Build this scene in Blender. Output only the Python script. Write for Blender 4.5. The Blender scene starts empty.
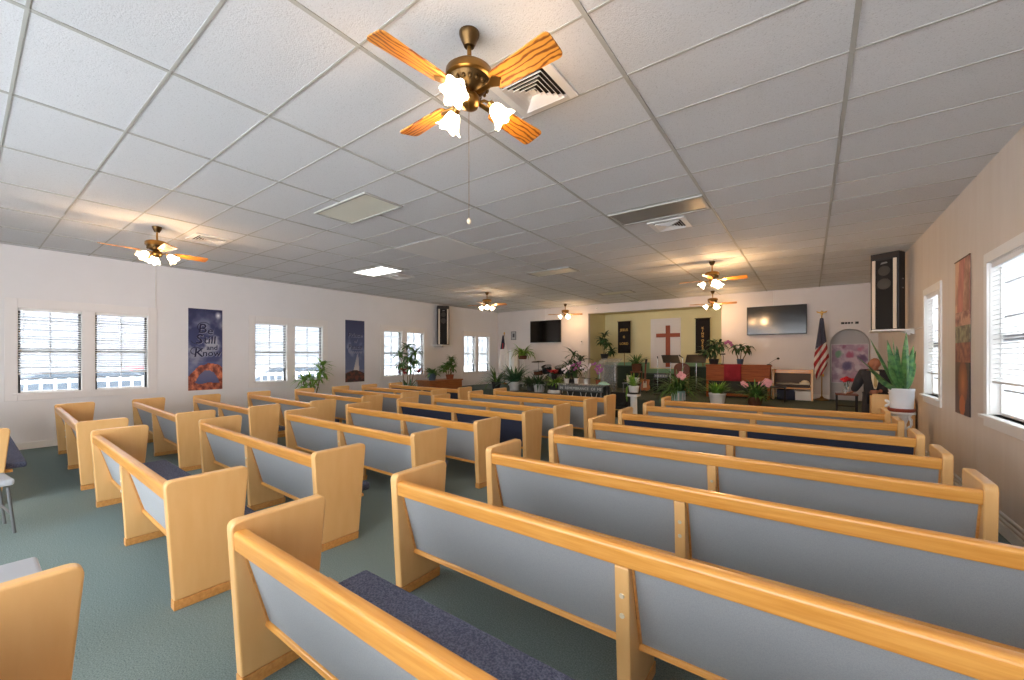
import bpy, bmesh, math, random
from mathutils import Vector, Matrix

random.seed(7)
PI = math.pi
SC = bpy.context.scene
C = SC.collection

# ------------------------------------------------------------------ camera
YAW = 0.6332
cam_data = bpy.data.cameras.new('camera')
cam = bpy.data.objects.new('camera', cam_data)
C.objects.link(cam)
cam.location = (0, 0, 1.62)
cam.rotation_euler = (PI / 2, 0, YAW)
cam_data.sensor_width = 36.0
cam_data.sensor_fit = 'HORIZONTAL'
cam_data.lens = 36.0 * 405.57 / 1024
cam_data.shift_y = 16.16 / 1024
cam_data.clip_start = 0.05
cam_data.clip_end = 300
SC.camera = cam

# ------------------------------------------------------------------ world, exposure
world = bpy.data.worlds.new('daylight')
SC.world = world
world.use_nodes = True
bg = world.node_tree.nodes['Background']
bg.inputs[0].default_value = (0.93, 0.96, 1.0, 1)
bg.inputs[1].default_value = 3.2
SC.view_settings.view_transform = 'Standard'
SC.view_settings.look = 'None'
SC.view_settings.exposure = 0.95
SC.view_settings.gamma = 1.0
SC.view_settings.use_curve_mapping = False
SC.cycles.use_denoising = True
SC.cycles.max_bounces = 8
SC.cycles.diffuse_bounces = 5
SC.cycles.transparent_max_bounces = 16
SC.cycles.caustics_reflective = False
SC.cycles.caustics_refractive = False
SC.cycles.sample_clamp_indirect = 6.0

sun_data = bpy.data.lights.new('sun', 'SUN')
sun_data.energy = 22.0
sun_data.angle = 0.01
sun_data.color = (.97, .98, 1.0)
sun = bpy.data.objects.new('sun', sun_data)
sun.rotation_euler = (-math.radians(38), 0, 0)      # high over the stage end: lights the yard, which bounces into the room
C.objects.link(sun)

# portals: guide the daylight through the openings it enters by
def portal(loc, rot, sx, sy):
    l = bpy.data.lights.new('daylight_portal', 'AREA')
    l.shape = 'RECTANGLE'
    l.size, l.size_y = sx, sy
    l.cycles.is_portal = True
    o = bpy.data.objects.new('daylight_portal', l)
    o.location, o.rotation_euler = loc, rot
    C.objects.link(o)

XL, XR, YB, YF, ZC = -11.0, 1.42, -3.2, 13.95, 3.52     # room
portal((-3.1, YB - 0.05, 1.75), (PI / 2, 0, 0), 9.0, 3.4)
portal((XL - 0.2, 6.9, 1.72), (0, -PI / 2, 0), 1.6, 13.2)
portal((XR + 0.2, 6.8, 1.79), (0, PI / 2, 0), 1.6, 4.0)

# ------------------------------------------------------------------ materials
def lin(r, g, b):
    f = lambda c: ((c / 255 + 0.055) / 1.055) ** 2.4 if c > 10 else c / 255 / 12.92
    return (f(r), f(g), f(b), 1)

MATS = {}
def mat(name, col, rough=0.6, metal=0.0, noise=0.0, nscale=8.0, col2=None, stretch=(1, 1, 1), bump=0.0,
        bscale=80.0, coat=0.0, spec=0.5, sheen=0.0, trans=0.0, emit=None, estr=0.0, vary=0.0, detail=4.0):
    m = bpy.data.materials.new(name)
    m.use_nodes = True
    nt = m.node_tree
    b = nt.nodes['Principled BSDF']
    b.inputs['Base Color'].default_value = col
    b.inputs['Roughness'].default_value = rough
    b.inputs['Metallic'].default_value = metal
    b.inputs['Coat Weight'].default_value = coat
    b.inputs['Coat Roughness'].default_value = 0.15
    b.inputs['Specular IOR Level'].default_value = spec
    b.inputs['Sheen Weight'].default_value = sheen
    b.inputs['Transmission Weight'].default_value = trans
    if emit:
        b.inputs['Emission Color'].default_value = emit
        b.inputs['Emission Strength'].default_value = estr
    tc = mp = None
    if noise or bump:
        tc = nt.nodes.new('ShaderNodeTexCoord')
        mp = nt.nodes.new('ShaderNodeMapping')
        nt.links.new(tc.outputs['Object'], mp.inputs[0])
        if vary:
            oi = nt.nodes.new('ShaderNodeObjectInfo')
            vm = nt.nodes.new('ShaderNodeVectorMath')
            vm.operation = 'SCALE'
            vm.inputs[0].default_value = (7.3, 3.1, 5.7)
            nt.links.new(oi.outputs['Random'], vm.inputs['Scale'])
            nt.links.new(vm.outputs[0], mp.inputs['Location'])
        mp.inputs['Scale'].default_value = stretch
    if noise:
        n = nt.nodes.new('ShaderNodeTexNoise')
        n.inputs['Scale'].default_value = nscale
        n.inputs['Detail'].default_value = detail
        nt.links.new(mp.outputs[0], n.inputs['Vector'])
        r = nt.nodes.new('ShaderNodeValToRGB')
        r.color_ramp.elements[0].position = 0.5 - 0.22 / max(noise, .01) * .5
        r.color_ramp.elements[1].position = 0.5 + 0.22 / max(noise, .01) * .5
        r.color_ramp.elements[0].color = col2 or col
        r.color_ramp.elements[1].color = col
        nt.links.new(n.outputs[0], r.inputs[0])
        nt.links.new(r.outputs[0], b.inputs['Base Color'])
    if bump:
        n2 = nt.nodes.new('ShaderNodeTexNoise')
        n2.inputs['Scale'].default_value = bscale
        n2.inputs['Detail'].default_value = 3
        nt.links.new(tc.outputs['Object'], n2.inputs['Vector'])
        bp = nt.nodes.new('ShaderNodeBump')
        bp.inputs['Strength'].default_value = bump
        bp.inputs['Distance'].default_value = 0.01
        nt.links.new(n2.outputs[0], bp.inputs['Height'])
        nt.links.new(bp.outputs[0], b.inputs['Normal'])
    MATS[name] = m
    return m

def glow(name, col, s):
    m = bpy.data.materials.new(name)
    m.use_nodes = True
    b = m.node_tree.nodes['Principled BSDF']
    b.inputs['Base Color'].default_value = (0.8, 0.8, 0.8, 1)
    b.inputs['Emission Color'].default_value = col
    b.inputs['Emission Strength'].default_value = s
    return m

def clear(name, tint, refl=0.08):
    m = bpy.data.materials.new(name)
    m.use_nodes = True
    nt = m.node_tree
    nt.nodes.remove(nt.nodes['Principled BSDF'])
    t = nt.nodes.new('ShaderNodeBsdfTransparent'); t.inputs[0].default_value = tint
    g = nt.nodes.new('ShaderNodeBsdfGlossy'); g.inputs['Roughness'].default_value = 0.03
    lw = nt.nodes.new('ShaderNodeLayerWeight'); lw.inputs[0].default_value = 0.2
    mm = nt.nodes.new('ShaderNodeMath'); mm.operation = 'MULTIPLY'; mm.inputs[1].default_value = refl * 5
    mx = nt.nodes.new('ShaderNodeMixShader')
    nt.links.new(lw.outputs['Fresnel'], mm.inputs[0])
    nt.links.new(mm.outputs[0], mx.inputs[0])
    nt.links.new(t.outputs[0], mx.inputs[1]); nt.links.new(g.outputs[0], mx.inputs[2])
    nt.links.new(mx.outputs[0], nt.nodes['Material Output'].inputs[0])
    return m

OAK1, OAK2 = lin(230, 168, 86), lin(212, 144, 62)
wood_x = mat('oak_rail', OAK1, 0.32, noise=.55, nscale=9, col2=OAK2, stretch=(.35, 6, 6), coat=.35, vary=1)
wood_z = mat('oak_panel', lin(234, 188, 126), 0.38, noise=.3, nscale=5, col2=lin(225, 173, 106), stretch=(3, 3, .6), coat=.25, vary=1)
oak_trim = mat('oak_trim', lin(220, 162, 92), 0.4, noise=.5, nscale=9, col2=lin(198, 136, 70), stretch=(.5, 6, 6), vary=1)
grey_fab = mat('grey_upholstery', lin(168, 171, 173), 0.95, noise=.5, nscale=260, col2=lin(152, 156, 160), bump=.25, bscale=500, spec=.2)
navy_fab = mat('navy_upholstery', lin(62, 68, 88), 0.95, noise=.5, nscale=260, col2=lin(46, 51, 70), bump=.25, bscale=500, spec=.2)
navy_seat = mat('navy_seat_weave', lin(110, 117, 140), 0.98, noise=.9, nscale=120, col2=lin(70, 78, 104), bump=.5, bscale=220, spec=.2)
pale_seat = mat('pale_grey_seat_weave', lin(158, 164, 172), 0.95, noise=.5, nscale=200, col2=lin(140, 147, 156), bump=.3, bscale=300, spec=.2)
carpet = mat('green_carpet', lin(140, 155, 152), 1.0, noise=.7, nscale=130, col2=lin(104, 121, 121), bump=.6, bscale=260, spec=.1)
stage_carpet = mat('stage_carpet', lin(96, 106, 98), 1.0, noise=.6, nscale=120, col2=lin(76, 86, 80), bump=.4, bscale=260, spec=.1)
wall_left_m = mat('painted_wall_white', lin(228, 227, 229), 0.75, noise=.25, nscale=2.5, col2=lin(222, 221, 222), bump=.06, bscale=90)
wall_front_m = mat('painted_wall_cream', lin(218, 213, 211), 0.75, noise=.25, nscale=2.5, col2=lin(212, 206, 203), bump=.06, bscale=90)
wall_right_m = mat('painted_wall_beige', lin(218, 209, 200), 0.42, noise=.4, nscale=3, col2=lin(209, 198, 187), stretch=(1, 3, .4), bump=.08, bscale=60)
alcove_m = mat('alcove_green', lin(232, 224, 178), 0.8, noise=.2, nscale=2, col2=lin(226, 217, 170))
niche_m = mat('niche_grey', lin(188, 184, 182), 0.8)
wains_m = mat('wainscot_green', lin(128, 170, 138), 0.7)
panel_green = mat('rail_green', lin(40, 58, 46), 0.8, noise=.3, nscale=30, col2=lin(32, 48, 38))
white_m = mat('white_paint', lin(232, 231, 228), 0.45)
casing_m = mat('casing_paint', lin(228, 225, 224), 0.55)
cream_m = mat('cream_fabric', lin(215, 205, 180), 0.9)
black_m = mat('black_satin', lin(20, 20, 22), 0.45)
black_gloss = mat('black_screen', lin(10, 11, 13), 0.12, spec=.6)
black_cloth = mat('black_cloth', lin(26, 22, 24), 0.9)
grille_m = mat('speaker_grille', lin(17, 17, 18), 0.85, bump=.4, bscale=400)
beige_strip = mat('speaker_strip', lin(206, 194, 176), 0.45)
chrome = mat('chrome', lin(190, 192, 195), 0.25, metal=1.0)
steel_grey = mat('grey_metal', lin(120, 122, 124), 0.45, metal=.6)
brass = mat('antique_brass', lin(150, 112, 60), 0.3, metal=1.0)
brass_dark = mat('antique_brass_dark', lin(96, 74, 46), 0.35, metal=1.0)
blade_m = mat('oak_blade', lin(214, 142, 52), 0.35, noise=.9, nscale=7, col2=lin(150, 84, 22), stretch=(.5, 5, 2), coat=.3)
def blade_material():
    m = mat('oak_blade_grain', lin(214, 142, 52), 0.35, coat=.3)
    nt = m.node_tree
    tc = nt.nodes.new('ShaderNodeTexCoord'); mp = nt.nodes.new('ShaderNodeMapping')
    mp.inputs['Scale'].default_value = (.28, 1, 1)
    w = nt.nodes.new('ShaderNodeTexWave'); w.bands_direction = 'Y'; w.inputs['Scale'].default_value = 11
    w.inputs['Distortion'].default_value = 5; w.inputs['Detail'].default_value = 2; w.inputs['Detail Scale'].default_value = 2.5
    r = nt.nodes.new('ShaderNodeValToRGB')
    r.color_ramp.elements[0].position = .05; r.color_ramp.elements[0].color = lin(128, 70, 18)
    r.color_ramp.elements[1].position = .45; r.color_ramp.elements[1].color = lin(216, 146, 58)
    nt.links.new(tc.outputs['Object'], mp.inputs[0]); nt.links.new(mp.outputs[0], w.inputs[0])
    nt.links.new(w.outputs['Fac'], r.inputs[0]); nt.links.new(r.outputs[0], nt.nodes['Principled BSDF'].inputs['Base Color'])
    return m
blade_m = blade_material()
shade_m = glow('frosted_shade_lit', (1.0, .83, .58, 1), 5.0)
diff_on = glow('lit_diffuser', (1, .98, .95, 1), 1.6)
diff_off = mat('diffuser_off', lin(232, 232, 216), 0.4, noise=.3, nscale=2, col2=lin(222, 222, 206), coat=.2)
tile_grid_m = mat('grid_metal', lin(174, 174, 168), 0.6)
vent_dark = mat('opening_shade', lin(52, 46, 44), 0.9)
alum_dark = mat('bronze_aluminium', lin(62, 64, 68), 0.45, metal=.3)
glass_m = clear('window_glass', (.96, .98, .98, 1))
acrylic_m = clear('acrylic', (.98, .99, .99, 1), .10)
_nt = acrylic_m.node_tree
_d = _nt.nodes.new('ShaderNodeBsdfDiffuse'); _d.inputs[0].default_value = lin(225, 228, 230)
_mx = _nt.nodes.new('ShaderNodeMixShader'); _mx.inputs[0].default_value = .16
_out = _nt.nodes['Material Output']; _src = _out.inputs[0].links[0].from_socket
_nt.links.new(_src, _mx.inputs[1]); _nt.links.new(_d.outputs[0], _mx.inputs[2]); _nt.links.new(_mx.outputs[0], _out.inputs[0])
blind_m = mat('blind_slat_white', lin(236, 237, 238), 0.5)
stem_m = mat('plant_stem', lin(110, 92, 60), 0.8)
soil_m = mat('potting_soil', lin(48, 36, 28), 1.0)
terracotta = mat('terracotta', lin(158, 88, 60), 0.8, noise=.3, nscale=20, col2=lin(140, 74, 48))
blue_pot = mat('blue_glaze', lin(72, 92, 112), 0.4)
white_pot = mat('white_ceramic', lin(222, 222, 220), 0.35)
teal_pot = mat('teal_stripe_ceramic', lin(150, 184, 180), 0.4)
dark_pot = mat('dark_pot', lin(42, 44, 48), 0.5)
brown_pot = mat('brown_basket', lin(112, 70, 48), 0.85, noise=.5, nscale=60, col2=lin(84, 50, 34))
def leafm(n, a, b): return mat(n, lin(*a), 0.5, noise=.7, nscale=14, col2=lin(*b), spec=.4)
leaf_a = leafm('leaf_mid_green', (92, 132, 62), (56, 92, 44))
leaf_b = leafm('leaf_dark_green', (58, 92, 52), (34, 62, 36))
leaf_c = leafm('leaf_bright_green', (128, 168, 62), (84, 130, 46))
leaf_d = leafm('leaf_blue_green', (84, 128, 88), (44, 88, 60))
leaf_red = leafm('leaf_red', (178, 48, 60), (120, 30, 44))
red_m = mat('red_petal', lin(190, 30, 42), 0.7)
pink_m = mat('pink_petal', lin(222, 160, 168), 0.7)
purple_m = mat('orchid_petal', lin(160, 92, 146), 0.7)
white_petal = mat('white_petal', lin(232, 222, 226), 0.7)
piano_m = mat('piano_walnut', lin(164, 88, 44), 0.6, noise=.6, nscale=6, col2=lin(132, 66, 30), stretch=(.5, 4, 6), spec=.25)
cabinet_m = mat('console_wood', lin(160, 98, 50), 0.4, noise=.6, nscale=6, col2=lin(132, 74, 34), stretch=(4, .5, 6), coat=.2)
cross_m = mat('cross_wood', lin(166, 78, 38), 0.5, noise=.4, nscale=12, col2=lin(140, 60, 28), stretch=(4, 4, .5))
red_cloth = mat('red_cloth', lin(150, 34, 46), 0.9, noise=.2, nscale=20, col2=lin(136, 26, 38))
gold_m = mat('gold_letter', lin(214, 170, 84), 0.5)
ink_m = mat('navy_ink', lin(32, 34, 66), 0.7)
halo_m = mat('pale_ink', lin(150, 154, 176), 0.7)
suit_m = mat('suit_cloth', lin(50, 48, 50), 0.9, noise=.3, nscale=40, col2=lin(40, 38, 41))
skin_m = mat('skin', lin(158, 104, 78), 0.55)
hair_m = mat('grey_hair', lin(150, 140, 132), 0.9)
shirt_m = mat('cream_shirt', lin(214, 200, 168), 0.85)
tie_m = mat('tan_tie', lin(176, 150, 100), 0.8)
guitar_m = mat('guitar_sunburst', lin(196, 116, 58), 0.3, noise=.5, nscale=6, col2=lin(150, 70, 30), coat=.5)
leather_m = mat('brown_leather', lin(110, 58, 34), 0.5)
blue_box_m = mat('navy_box', lin(38, 46, 74), 0.7)
grey_table_m = mat('table_smoke', lin(92, 98, 98), 0.3)
etched_m = mat('etched_white', lin(206, 212, 212), 0.5)
siding_m = mat('siding_grey', lin(126, 131, 137), 0.7)
fence_m = mat('fence_white', lin(240, 240, 240), 0.6)
bounce_yard_m = mat('pale_bounce_yard', lin(214, 216, 220), 0.95, noise=.3, nscale=30, col2=lin(204, 206, 211))  # made pale as a reflector: the sunlit yard bounces light onto the ceiling
car_grey = mat('car_silver', lin(112, 118, 126), 0.25, metal=.4, coat=.6)
car_red = mat('car_red', lin(170, 60, 70), 0.3, coat=.6)
car_white = mat('car_white', lin(140, 144, 150), 0.3, coat=.6)
tyre_m = mat('tyre', lin(30, 30, 32), 0.9)
car_glass = mat('car_glass', lin(70, 78, 86), 0.1)

# ceiling tile with fissured texture
def ceiling_material():
    m = mat('acoustic_tile', lin(216, 214, 211), 0.9)
    nt = m.node_tree
    b = nt.nodes['Principled BSDF']
    tc = nt.nodes.new('ShaderNodeTexCoord')
    v = nt.nodes.new('ShaderNodeTexNoise'); v.inputs['Scale'].default_value = 120; v.inputs['Detail'].default_value = 3
    r = nt.nodes.new('ShaderNodeValToRGB')
    r.color_ramp.elements[0].position = .30; r.color_ramp.elements[0].color = lin(194, 195, 196)
    r.color_ramp.elements[1].position = .42; r.color_ramp.elements[1].color = lin(217, 219, 221)
    nt.links.new(tc.outputs['Object'], v.inputs['Vector'])
    nt.links.new(v.outputs[0], r.inputs[0])
    # tile-to-tile tone
    mp = nt.nodes.new('ShaderNodeMapping')
    mp.inputs['Location'].default_value = (-.21242 / 1.21866, -3.28339 / .61294, 0)
    mp.inputs['Scale'].default_value = (1 / 1.21866, 1 / .61294, 0)
    fl = nt.nodes.new('ShaderNodeVectorMath'); fl.operation = 'FLOOR'
    wn = nt.nodes.new('ShaderNodeTexWhiteNoise'); wn.noise_dimensions = '2D'
    r2 = nt.nodes.new('ShaderNodeValToRGB')
    r2.color_ramp.elements[0].color = (.93, .93, .93, 1); r2.color_ramp.elements[1].color = (1, 1, 1, 1)
    nt.links.new(tc.outputs['Object'], mp.inputs[0]); nt.links.new(mp.outputs[0], fl.inputs[0])
    nt.links.new(fl.outputs[0], wn.inputs['Vector']); nt.links.new(wn.outputs['Value'], r2.inputs[0])
    mx = nt.nodes.new('ShaderNodeMix'); mx.data_type = 'RGBA'; mx.blend_type = 'MULTIPLY'
    mx.inputs['Factor'].default_value = 1
    nt.links.new(r.outputs[0], mx.inputs['A']); nt.links.new(r2.outputs[0], mx.inputs['B'])
    nt.links.new(mx.outputs['Result'], b.inputs['Base Color'])
    bp = nt.nodes.new('ShaderNodeBump'); bp.inputs['Strength'].default_value = .25; bp.inputs['Distance'].default_value = .01
    nt.links.new(v.outputs[0], bp.inputs['Height']); nt.links.new(bp.outputs[0], b.inputs['Normal'])
    return m
ceiling_m = ceiling_material()

def attr_material(name, rough=.6):
    m = bpy.data.materials.new(name); m.use_nodes = True
    a = m.node_tree.nodes.new('ShaderNodeVertexColor'); a.layer_name = 'print'
    b = m.node_tree.nodes['Principled BSDF']; b.inputs['Roughness'].default_value = rough
    m.node_tree.links.new(a.outputs[0], b.inputs['Base Color'])
    return m
print_m = attr_material('printed_picture', .5)
flag_print_m = attr_material('printed_cloth', .85)

# ------------------------------------------------------------------ mesh helpers
def rotz(a): return Matrix.Rotation(a, 4, 'Z')

class MB:
    def __init__(s): s.bm = bmesh.new()
    def box(s, c, d, rot=None):
        r = bmesh.ops.create_cube(s.bm, size=1)
        M = Matrix.Translation(c) @ (rot.to_4x4() if rot else Matrix.Identity(4)) @ Matrix.Diagonal((d[0], d[1], d[2], 1))
        bmesh.ops.transform(s.bm, matrix=M, verts=r['verts'])
        return s
    def b(s, x0, x1, y0, y1, z0, z1):
        return s.box(((x0 + x1) / 2, (y0 + y1) / 2, (z0 + z1) / 2), (abs(x1 - x0), abs(y1 - y0), abs(z1 - z0)))
    def prism(s, pts, x0, x1, axis='x'):
        f = {'x': lambda p, t: (t, p[0], p[1]), 'y': lambda p, t: (p[0], t, p[1]), 'z': lambda p, t: (p[0], p[1], t)}[axis]
        a = [s.bm.verts.new(f(p, x0)) for p in pts]
        c = [s.bm.verts.new(f(p, x1)) for p in pts]
        n = len(pts)
        fs = [s.bm.faces.new(a[::-1]), s.bm.faces.new(c)]
        for i in range(n):
            fs.append(s.bm.faces.new((a[i], a[(i + 1) % n], c[(i + 1) % n], c[i])))
        bmesh.ops.recalc_face_normals(s.bm, faces=fs)
        return s
    def tube(s, path, r, seg=8, cap=True):
        path = [Vector(p) for p in path]
        rr = r if isinstance(r, (list, tuple)) else [r] * len(path)
        rings = []
        up = None
        for i, p in enumerate(path):
            t = (path[min(i + 1, len(path) - 1)] - path[max(i - 1, 0)]).normalized()
            if up is None:
                up = t.orthogonal().normalized()
            up = (up - t * up.dot(t))
            up = up.normalized() if up.length > 1e-6 else t.orthogonal().normalized()
            w = t.cross(up)
            rings.append([s.bm.verts.new(p + (up * math.cos(2 * PI * k / seg) + w * math.sin(2 * PI * k / seg)) * rr[i]) for k in range(seg)])
        for i in range(len(rings) - 1):
            for k in range(seg):
                s.bm.faces.new((rings[i][k], rings[i][(k + 1) % seg], rings[i + 1][(k + 1) % seg], rings[i + 1][k]))
        if cap:
            s.bm.faces.new(rings[0][::-1]); s.bm.faces.new(rings[-1])
        return s
    def lathe(s, prof, c=(0, 0, 0), seg=24, M=None):
        rings = []
        for r, z in prof:
            ring = []
            for k in range(seg):
                v = Vector((r * math.cos(2 * PI * k / seg), r * math.sin(2 * PI * k / seg), z))
                if M: v = M @ v
                ring.append(s.bm.verts.new(v + Vector(c)))
            rings.append(ring)
        for i in range(len(rings) - 1):
            for k in range(seg):
                s.bm.faces.new((rings[i][k], rings[i][(k + 1) % seg], rings[i + 1][(k + 1) % seg], rings[i + 1][k]))
        if prof[0][0] > 1e-4: s.bm.faces.new(rings[0][::-1])
        if prof[-1][0] > 1e-4: s.bm.faces.new(rings[-1])
        bmesh.ops.remove_doubles(s.bm, verts=[v for r in rings for v in r], dist=1e-5)
        return s
    def ball(s, c, r, sc=(1, 1, 1), u=12, v=8, rot=None):
        g = bmesh.ops.create_uvsphere(s.bm, u_segments=u, v_segments=v, radius=r)
        M = Matrix.Translation(c) @ (rot.to_4x4() if rot else Matrix.Identity(4)) @ Matrix.Diagonal((sc[0], sc[1], sc[2], 1))
        bmesh.ops.transform(s.bm, matrix=M, verts=g['verts'])
        return s
    def leaf(s, base, az, tilt, length, width, droop, n=6, fold=.25, roll=0.0):
        """a blade: starts at tilt above the horizontal and bends down by droop along its length"""
        p = Vector(base); L = length / n
        d2 = Vector((math.cos(az), math.sin(az), 0)); side = Vector((-math.sin(az), math.cos(az), 0))
        rows = []
        for i in range(n + 1):
            t = i / n
            a = tilt - droop * t
            dirv = d2 * math.cos(a) + Vector((0, 0, 1)) * math.sin(a)
            nor = dirv.cross(side) * -1
            sd = side * math.cos(roll) + nor * math.sin(roll)
            w = width * 0.5 * (math.sin(PI * min(1, .16 + t * .84)) ** .8) if i < n else .001
            rows.append([s.bm.verts.new(p - sd * w + nor * w * fold), s.bm.verts.new(p), s.bm.verts.new(p + sd * w + nor * w * fold)])
            p = p + dirv * L
        for i in range(n):
            for k in range(2):
                s.bm.faces.new((rows[i][k], rows[i][k + 1], rows[i + 1][k + 1], rows[i + 1][k]))
        return s
    def build(s, name, m, parent=None, smooth=False, bevel=0.0, bseg=2, loc=None, rot=None, solid=0.0):
        me = bpy.data.meshes.new(name)
        s.bm.to_mesh(me); s.bm.free()
        if smooth:
            for p in me.polygons: p.use_smooth = True
        me.materials.append(m)
        o = bpy.data.objects.new(name, me)
        C.objects.link(o)
        if parent: o.parent = parent
        if loc: o.location = loc
        if rot: o.rotation_euler = rot
        if solid:
            md = o.modifiers.new('thick', 'SOLIDIFY'); md.thickness = solid; md.offset = 0
        if bevel:
            md = o.modifiers.new('edge', 'BEVEL'); md.width = bevel; md.segments = bseg; md.limit_method = 'ANGLE'; md.angle_limit = .6
        if smooth and hasattr(me, 'set_sharp_from_angle'):
            me.set_sharp_from_angle(angle=.9)
        return o

def rounded(pts, radii, seg=5):
    """round the corners of a 2-D outline"""
    out = []
    n = len(pts)
    for i in range(n):
        p = Vector(pts[i]); r = radii[i] if isinstance(radii, (list, tuple)) else radii
        if r <= 0:
            out.append(tuple(p)); continue
        a = (Vector(pts[i - 1]) - p).normalized(); c = (Vector(pts[(i + 1) % n]) - p).normalized()
        p0, p1 = p + a * r, p + c * r
        for k in range(seg + 1):
            t = k / seg
            out.append(tuple(p0 * (1 - t) ** 2 + p * 2 * t * (1 - t) + p1 * t * t))
    return out

def tag(o, label, cat, group=None):
    o['label'] = label; o['category'] = cat
    if group: o['group'] = group
    return o
def thing(name, label, cat, loc=(0, 0, 0), rz=0.0, group=None):
    o = bpy.data.objects.new(name, None)
    o.empty_display_size = .1
    C.objects.link(o)
    o.location = loc; o.rotation_euler = (0, 0, rz)
    return tag(o, label, cat, group)
def struct(o):
    if o.parent is None: o['kind'] = 'structure'
    return o
def dup(root, loc=None, rz=None, label=None, group=None):
    r = root.copy(); C.objects.link(r)
    if loc is not None: r.location = loc
    if rz is not None: r.rotation_euler = (0, 0, rz)
    if label: r['label'] = label
    if group: r['group'] = group
    for ch in list(root.children):
        c = ch.copy(); C.objects.link(c); c.parent = r
        for g in list(ch.children):
            d = g.copy(); C.objects.link(d); d.parent = c
    return r

def text_mesh(name, s, size, m, parent, loc, rot=(PI / 2, 0, 0), extrude=.002, align='CENTER', shear=0.0, bold=0.0):
    cu = bpy.data.curves.new(name, 'FONT')
    cu.body = s; cu.size = size; cu.extrude = extrude; cu.align_x = align; cu.align_y = 'CENTER'
    cu.shear = shear; cu.offset = bold; cu.resolution_u = 3
    tmp = bpy.data.objects.new(name, cu); C.objects.link(tmp)
    bpy.context.view_layer.update()
    me = bpy.data.meshes.new_from_object(tmp.evaluated_get(bpy.context.evaluated_depsgraph_get()))
    bpy.data.objects.remove(tmp)
    me.materials.clear(); me.materials.append(m)
    o = bpy.data.objects.new(name, me); C.objects.link(o)
    o.parent = parent; o.location = loc; o.rotation_euler = rot
    return o

def painted(name, w, h, nx, ny, func, parent=None, thick=.008, m=None, shape=None):
    """a printed sheet facing -Y, origin at its centre; func(u, v) gives the printed colour"""
    bm = bmesh.new()
    vs = [[bm.verts.new((shape(i / nx, j / ny) if shape else ((i / nx - .5) * w, 0, (j / ny - .5) * h))) for i in range(nx + 1)] for j in range(ny + 1)]
    for j in range(ny):
        for i in range(nx):
            bm.faces.new((vs[j][i], vs[j][i + 1], vs[j + 1][i + 1], vs[j + 1][i]))
    me = bpy.data.meshes.new(name); bm.to_mesh(me); bm.free()
    ca = me.color_attributes.new('print', 'FLOAT_COLOR', 'CORNER')
    k = 0
    for p in me.polygons:
        q = p.index; i, j = q % nx, q // nx
        col = lin(*func((i + .5) / nx, (j + .5) / ny))
        for _ in p.loop_indices:
            ca.data[k].color = col; k += 1
    me.materials.append(m or print_m)
    if shape:
        for p in me.polygons: p.use_smooth = True
    o = bpy.data.objects.new(name, me); C.objects.link(o)
    if parent: o.parent = parent
    md = o.modifiers.new('thick', 'SOLIDIFY'); md.thickness = thick; md.offset = -1
    return o

def mixc(a, b, t):
    t = max(0, min(1, t)); return tuple(a[i] * (1 - t) + b[i] * t for i in range(3))
from mathutils import noise as mnoise
def fbm(x, y, z=0.0, o=4):
    return mnoise.fractal(Vector((x, y, z)), 1.0, 2.0, o)

# ------------------------------------------------------------------ room shell
f = MB().b(XL - .2, XR + .2, YB, 15.8, -.12, 0).build('floor', carpet); struct(f)
cl = MB().b(XL - .2, XR + .2, YB, YF, ZC, ZC + .12).build('ceiling', ceiling_m); struct(cl)
g = MB()
GX0, GY0, GSX, GSY = .21242, 3.28339, 1.21866, .61294
i = -10
while GX0 + i * GSX < XR:
    x = GX0 + i * GSX
    if x > XL: g.b(x - .014, x + .014, YB, YF, ZC - .006, ZC)
    i += 1
j = -9
while GY0 + j * GSY < YF:
    y = GY0 + j * GSY
    g.b(XL, XR, y - .008, y + .008, ZC - .004, ZC)
    j += 1
g.build('trim_1', tile_grid_m)['kind'] = 'structure'

# left wall with four pairs of windows
LW = [(.59, 1.36), (1.53, 2.30), (4.30, 5.06), (5.26, 6.02), (8.05, 8.76), (8.97, 9.72), (11.78, 12.46), (12.64, 13.36)]
WZ0, WZ1 = .98, 2.46
def wall_with_holes(x0, x1, y0, y1, z0, z1, holes, hz0, hz1):
    mb = MB(); y = y0
    for a, c in holes:
        mb.b(x0, x1, y, a, z0, z1); mb.b(x0, x1, a, c, z0, hz0); mb.b(x0, x1, a, c, hz1, z1); y = c
    mb.b(x0, x1, y, y1, z0, z1)
    return mb
struct(wall_with_holes(XL - .18, XL, YB, YF + .2, 0, ZC, LW, WZ0, WZ1).build('wall_left', wall_left_m))
RW = [(4.92, 5.96), (7.82, 8.66)]
RZ0, RZ1 = 1.05, 2.53
struct(wall_with_holes(XR, XR + .18, YB, YF + .2, 0, ZC, RW, RZ0, RZ1).build('wall_right', wall_right_m))
struct(MB().b(XL, XL + .018, YB, 11.0, 0, .12).build('baseboard_left', white_m, bevel=.004))
bb = MB().b(XR - .02, XR, YB, 13.9, 0, .10)
struct(bb.build('baseboard_right', white_m, bevel=.004))
mb = MB()
for z in (.16, .21): mb.tube([(XR - .03, 1.5, z), (XR - .03, 9.2, z)], .011, 6)
struct(mb.build('trim_2', white_m, smooth=True))

struct(MB().b(XL, -7.0, YB - .18, YB, 0, ZC).build('wall_back_light_block', wall_left_m))  # out of view; only the left part, added to cut daylight on that side
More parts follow.
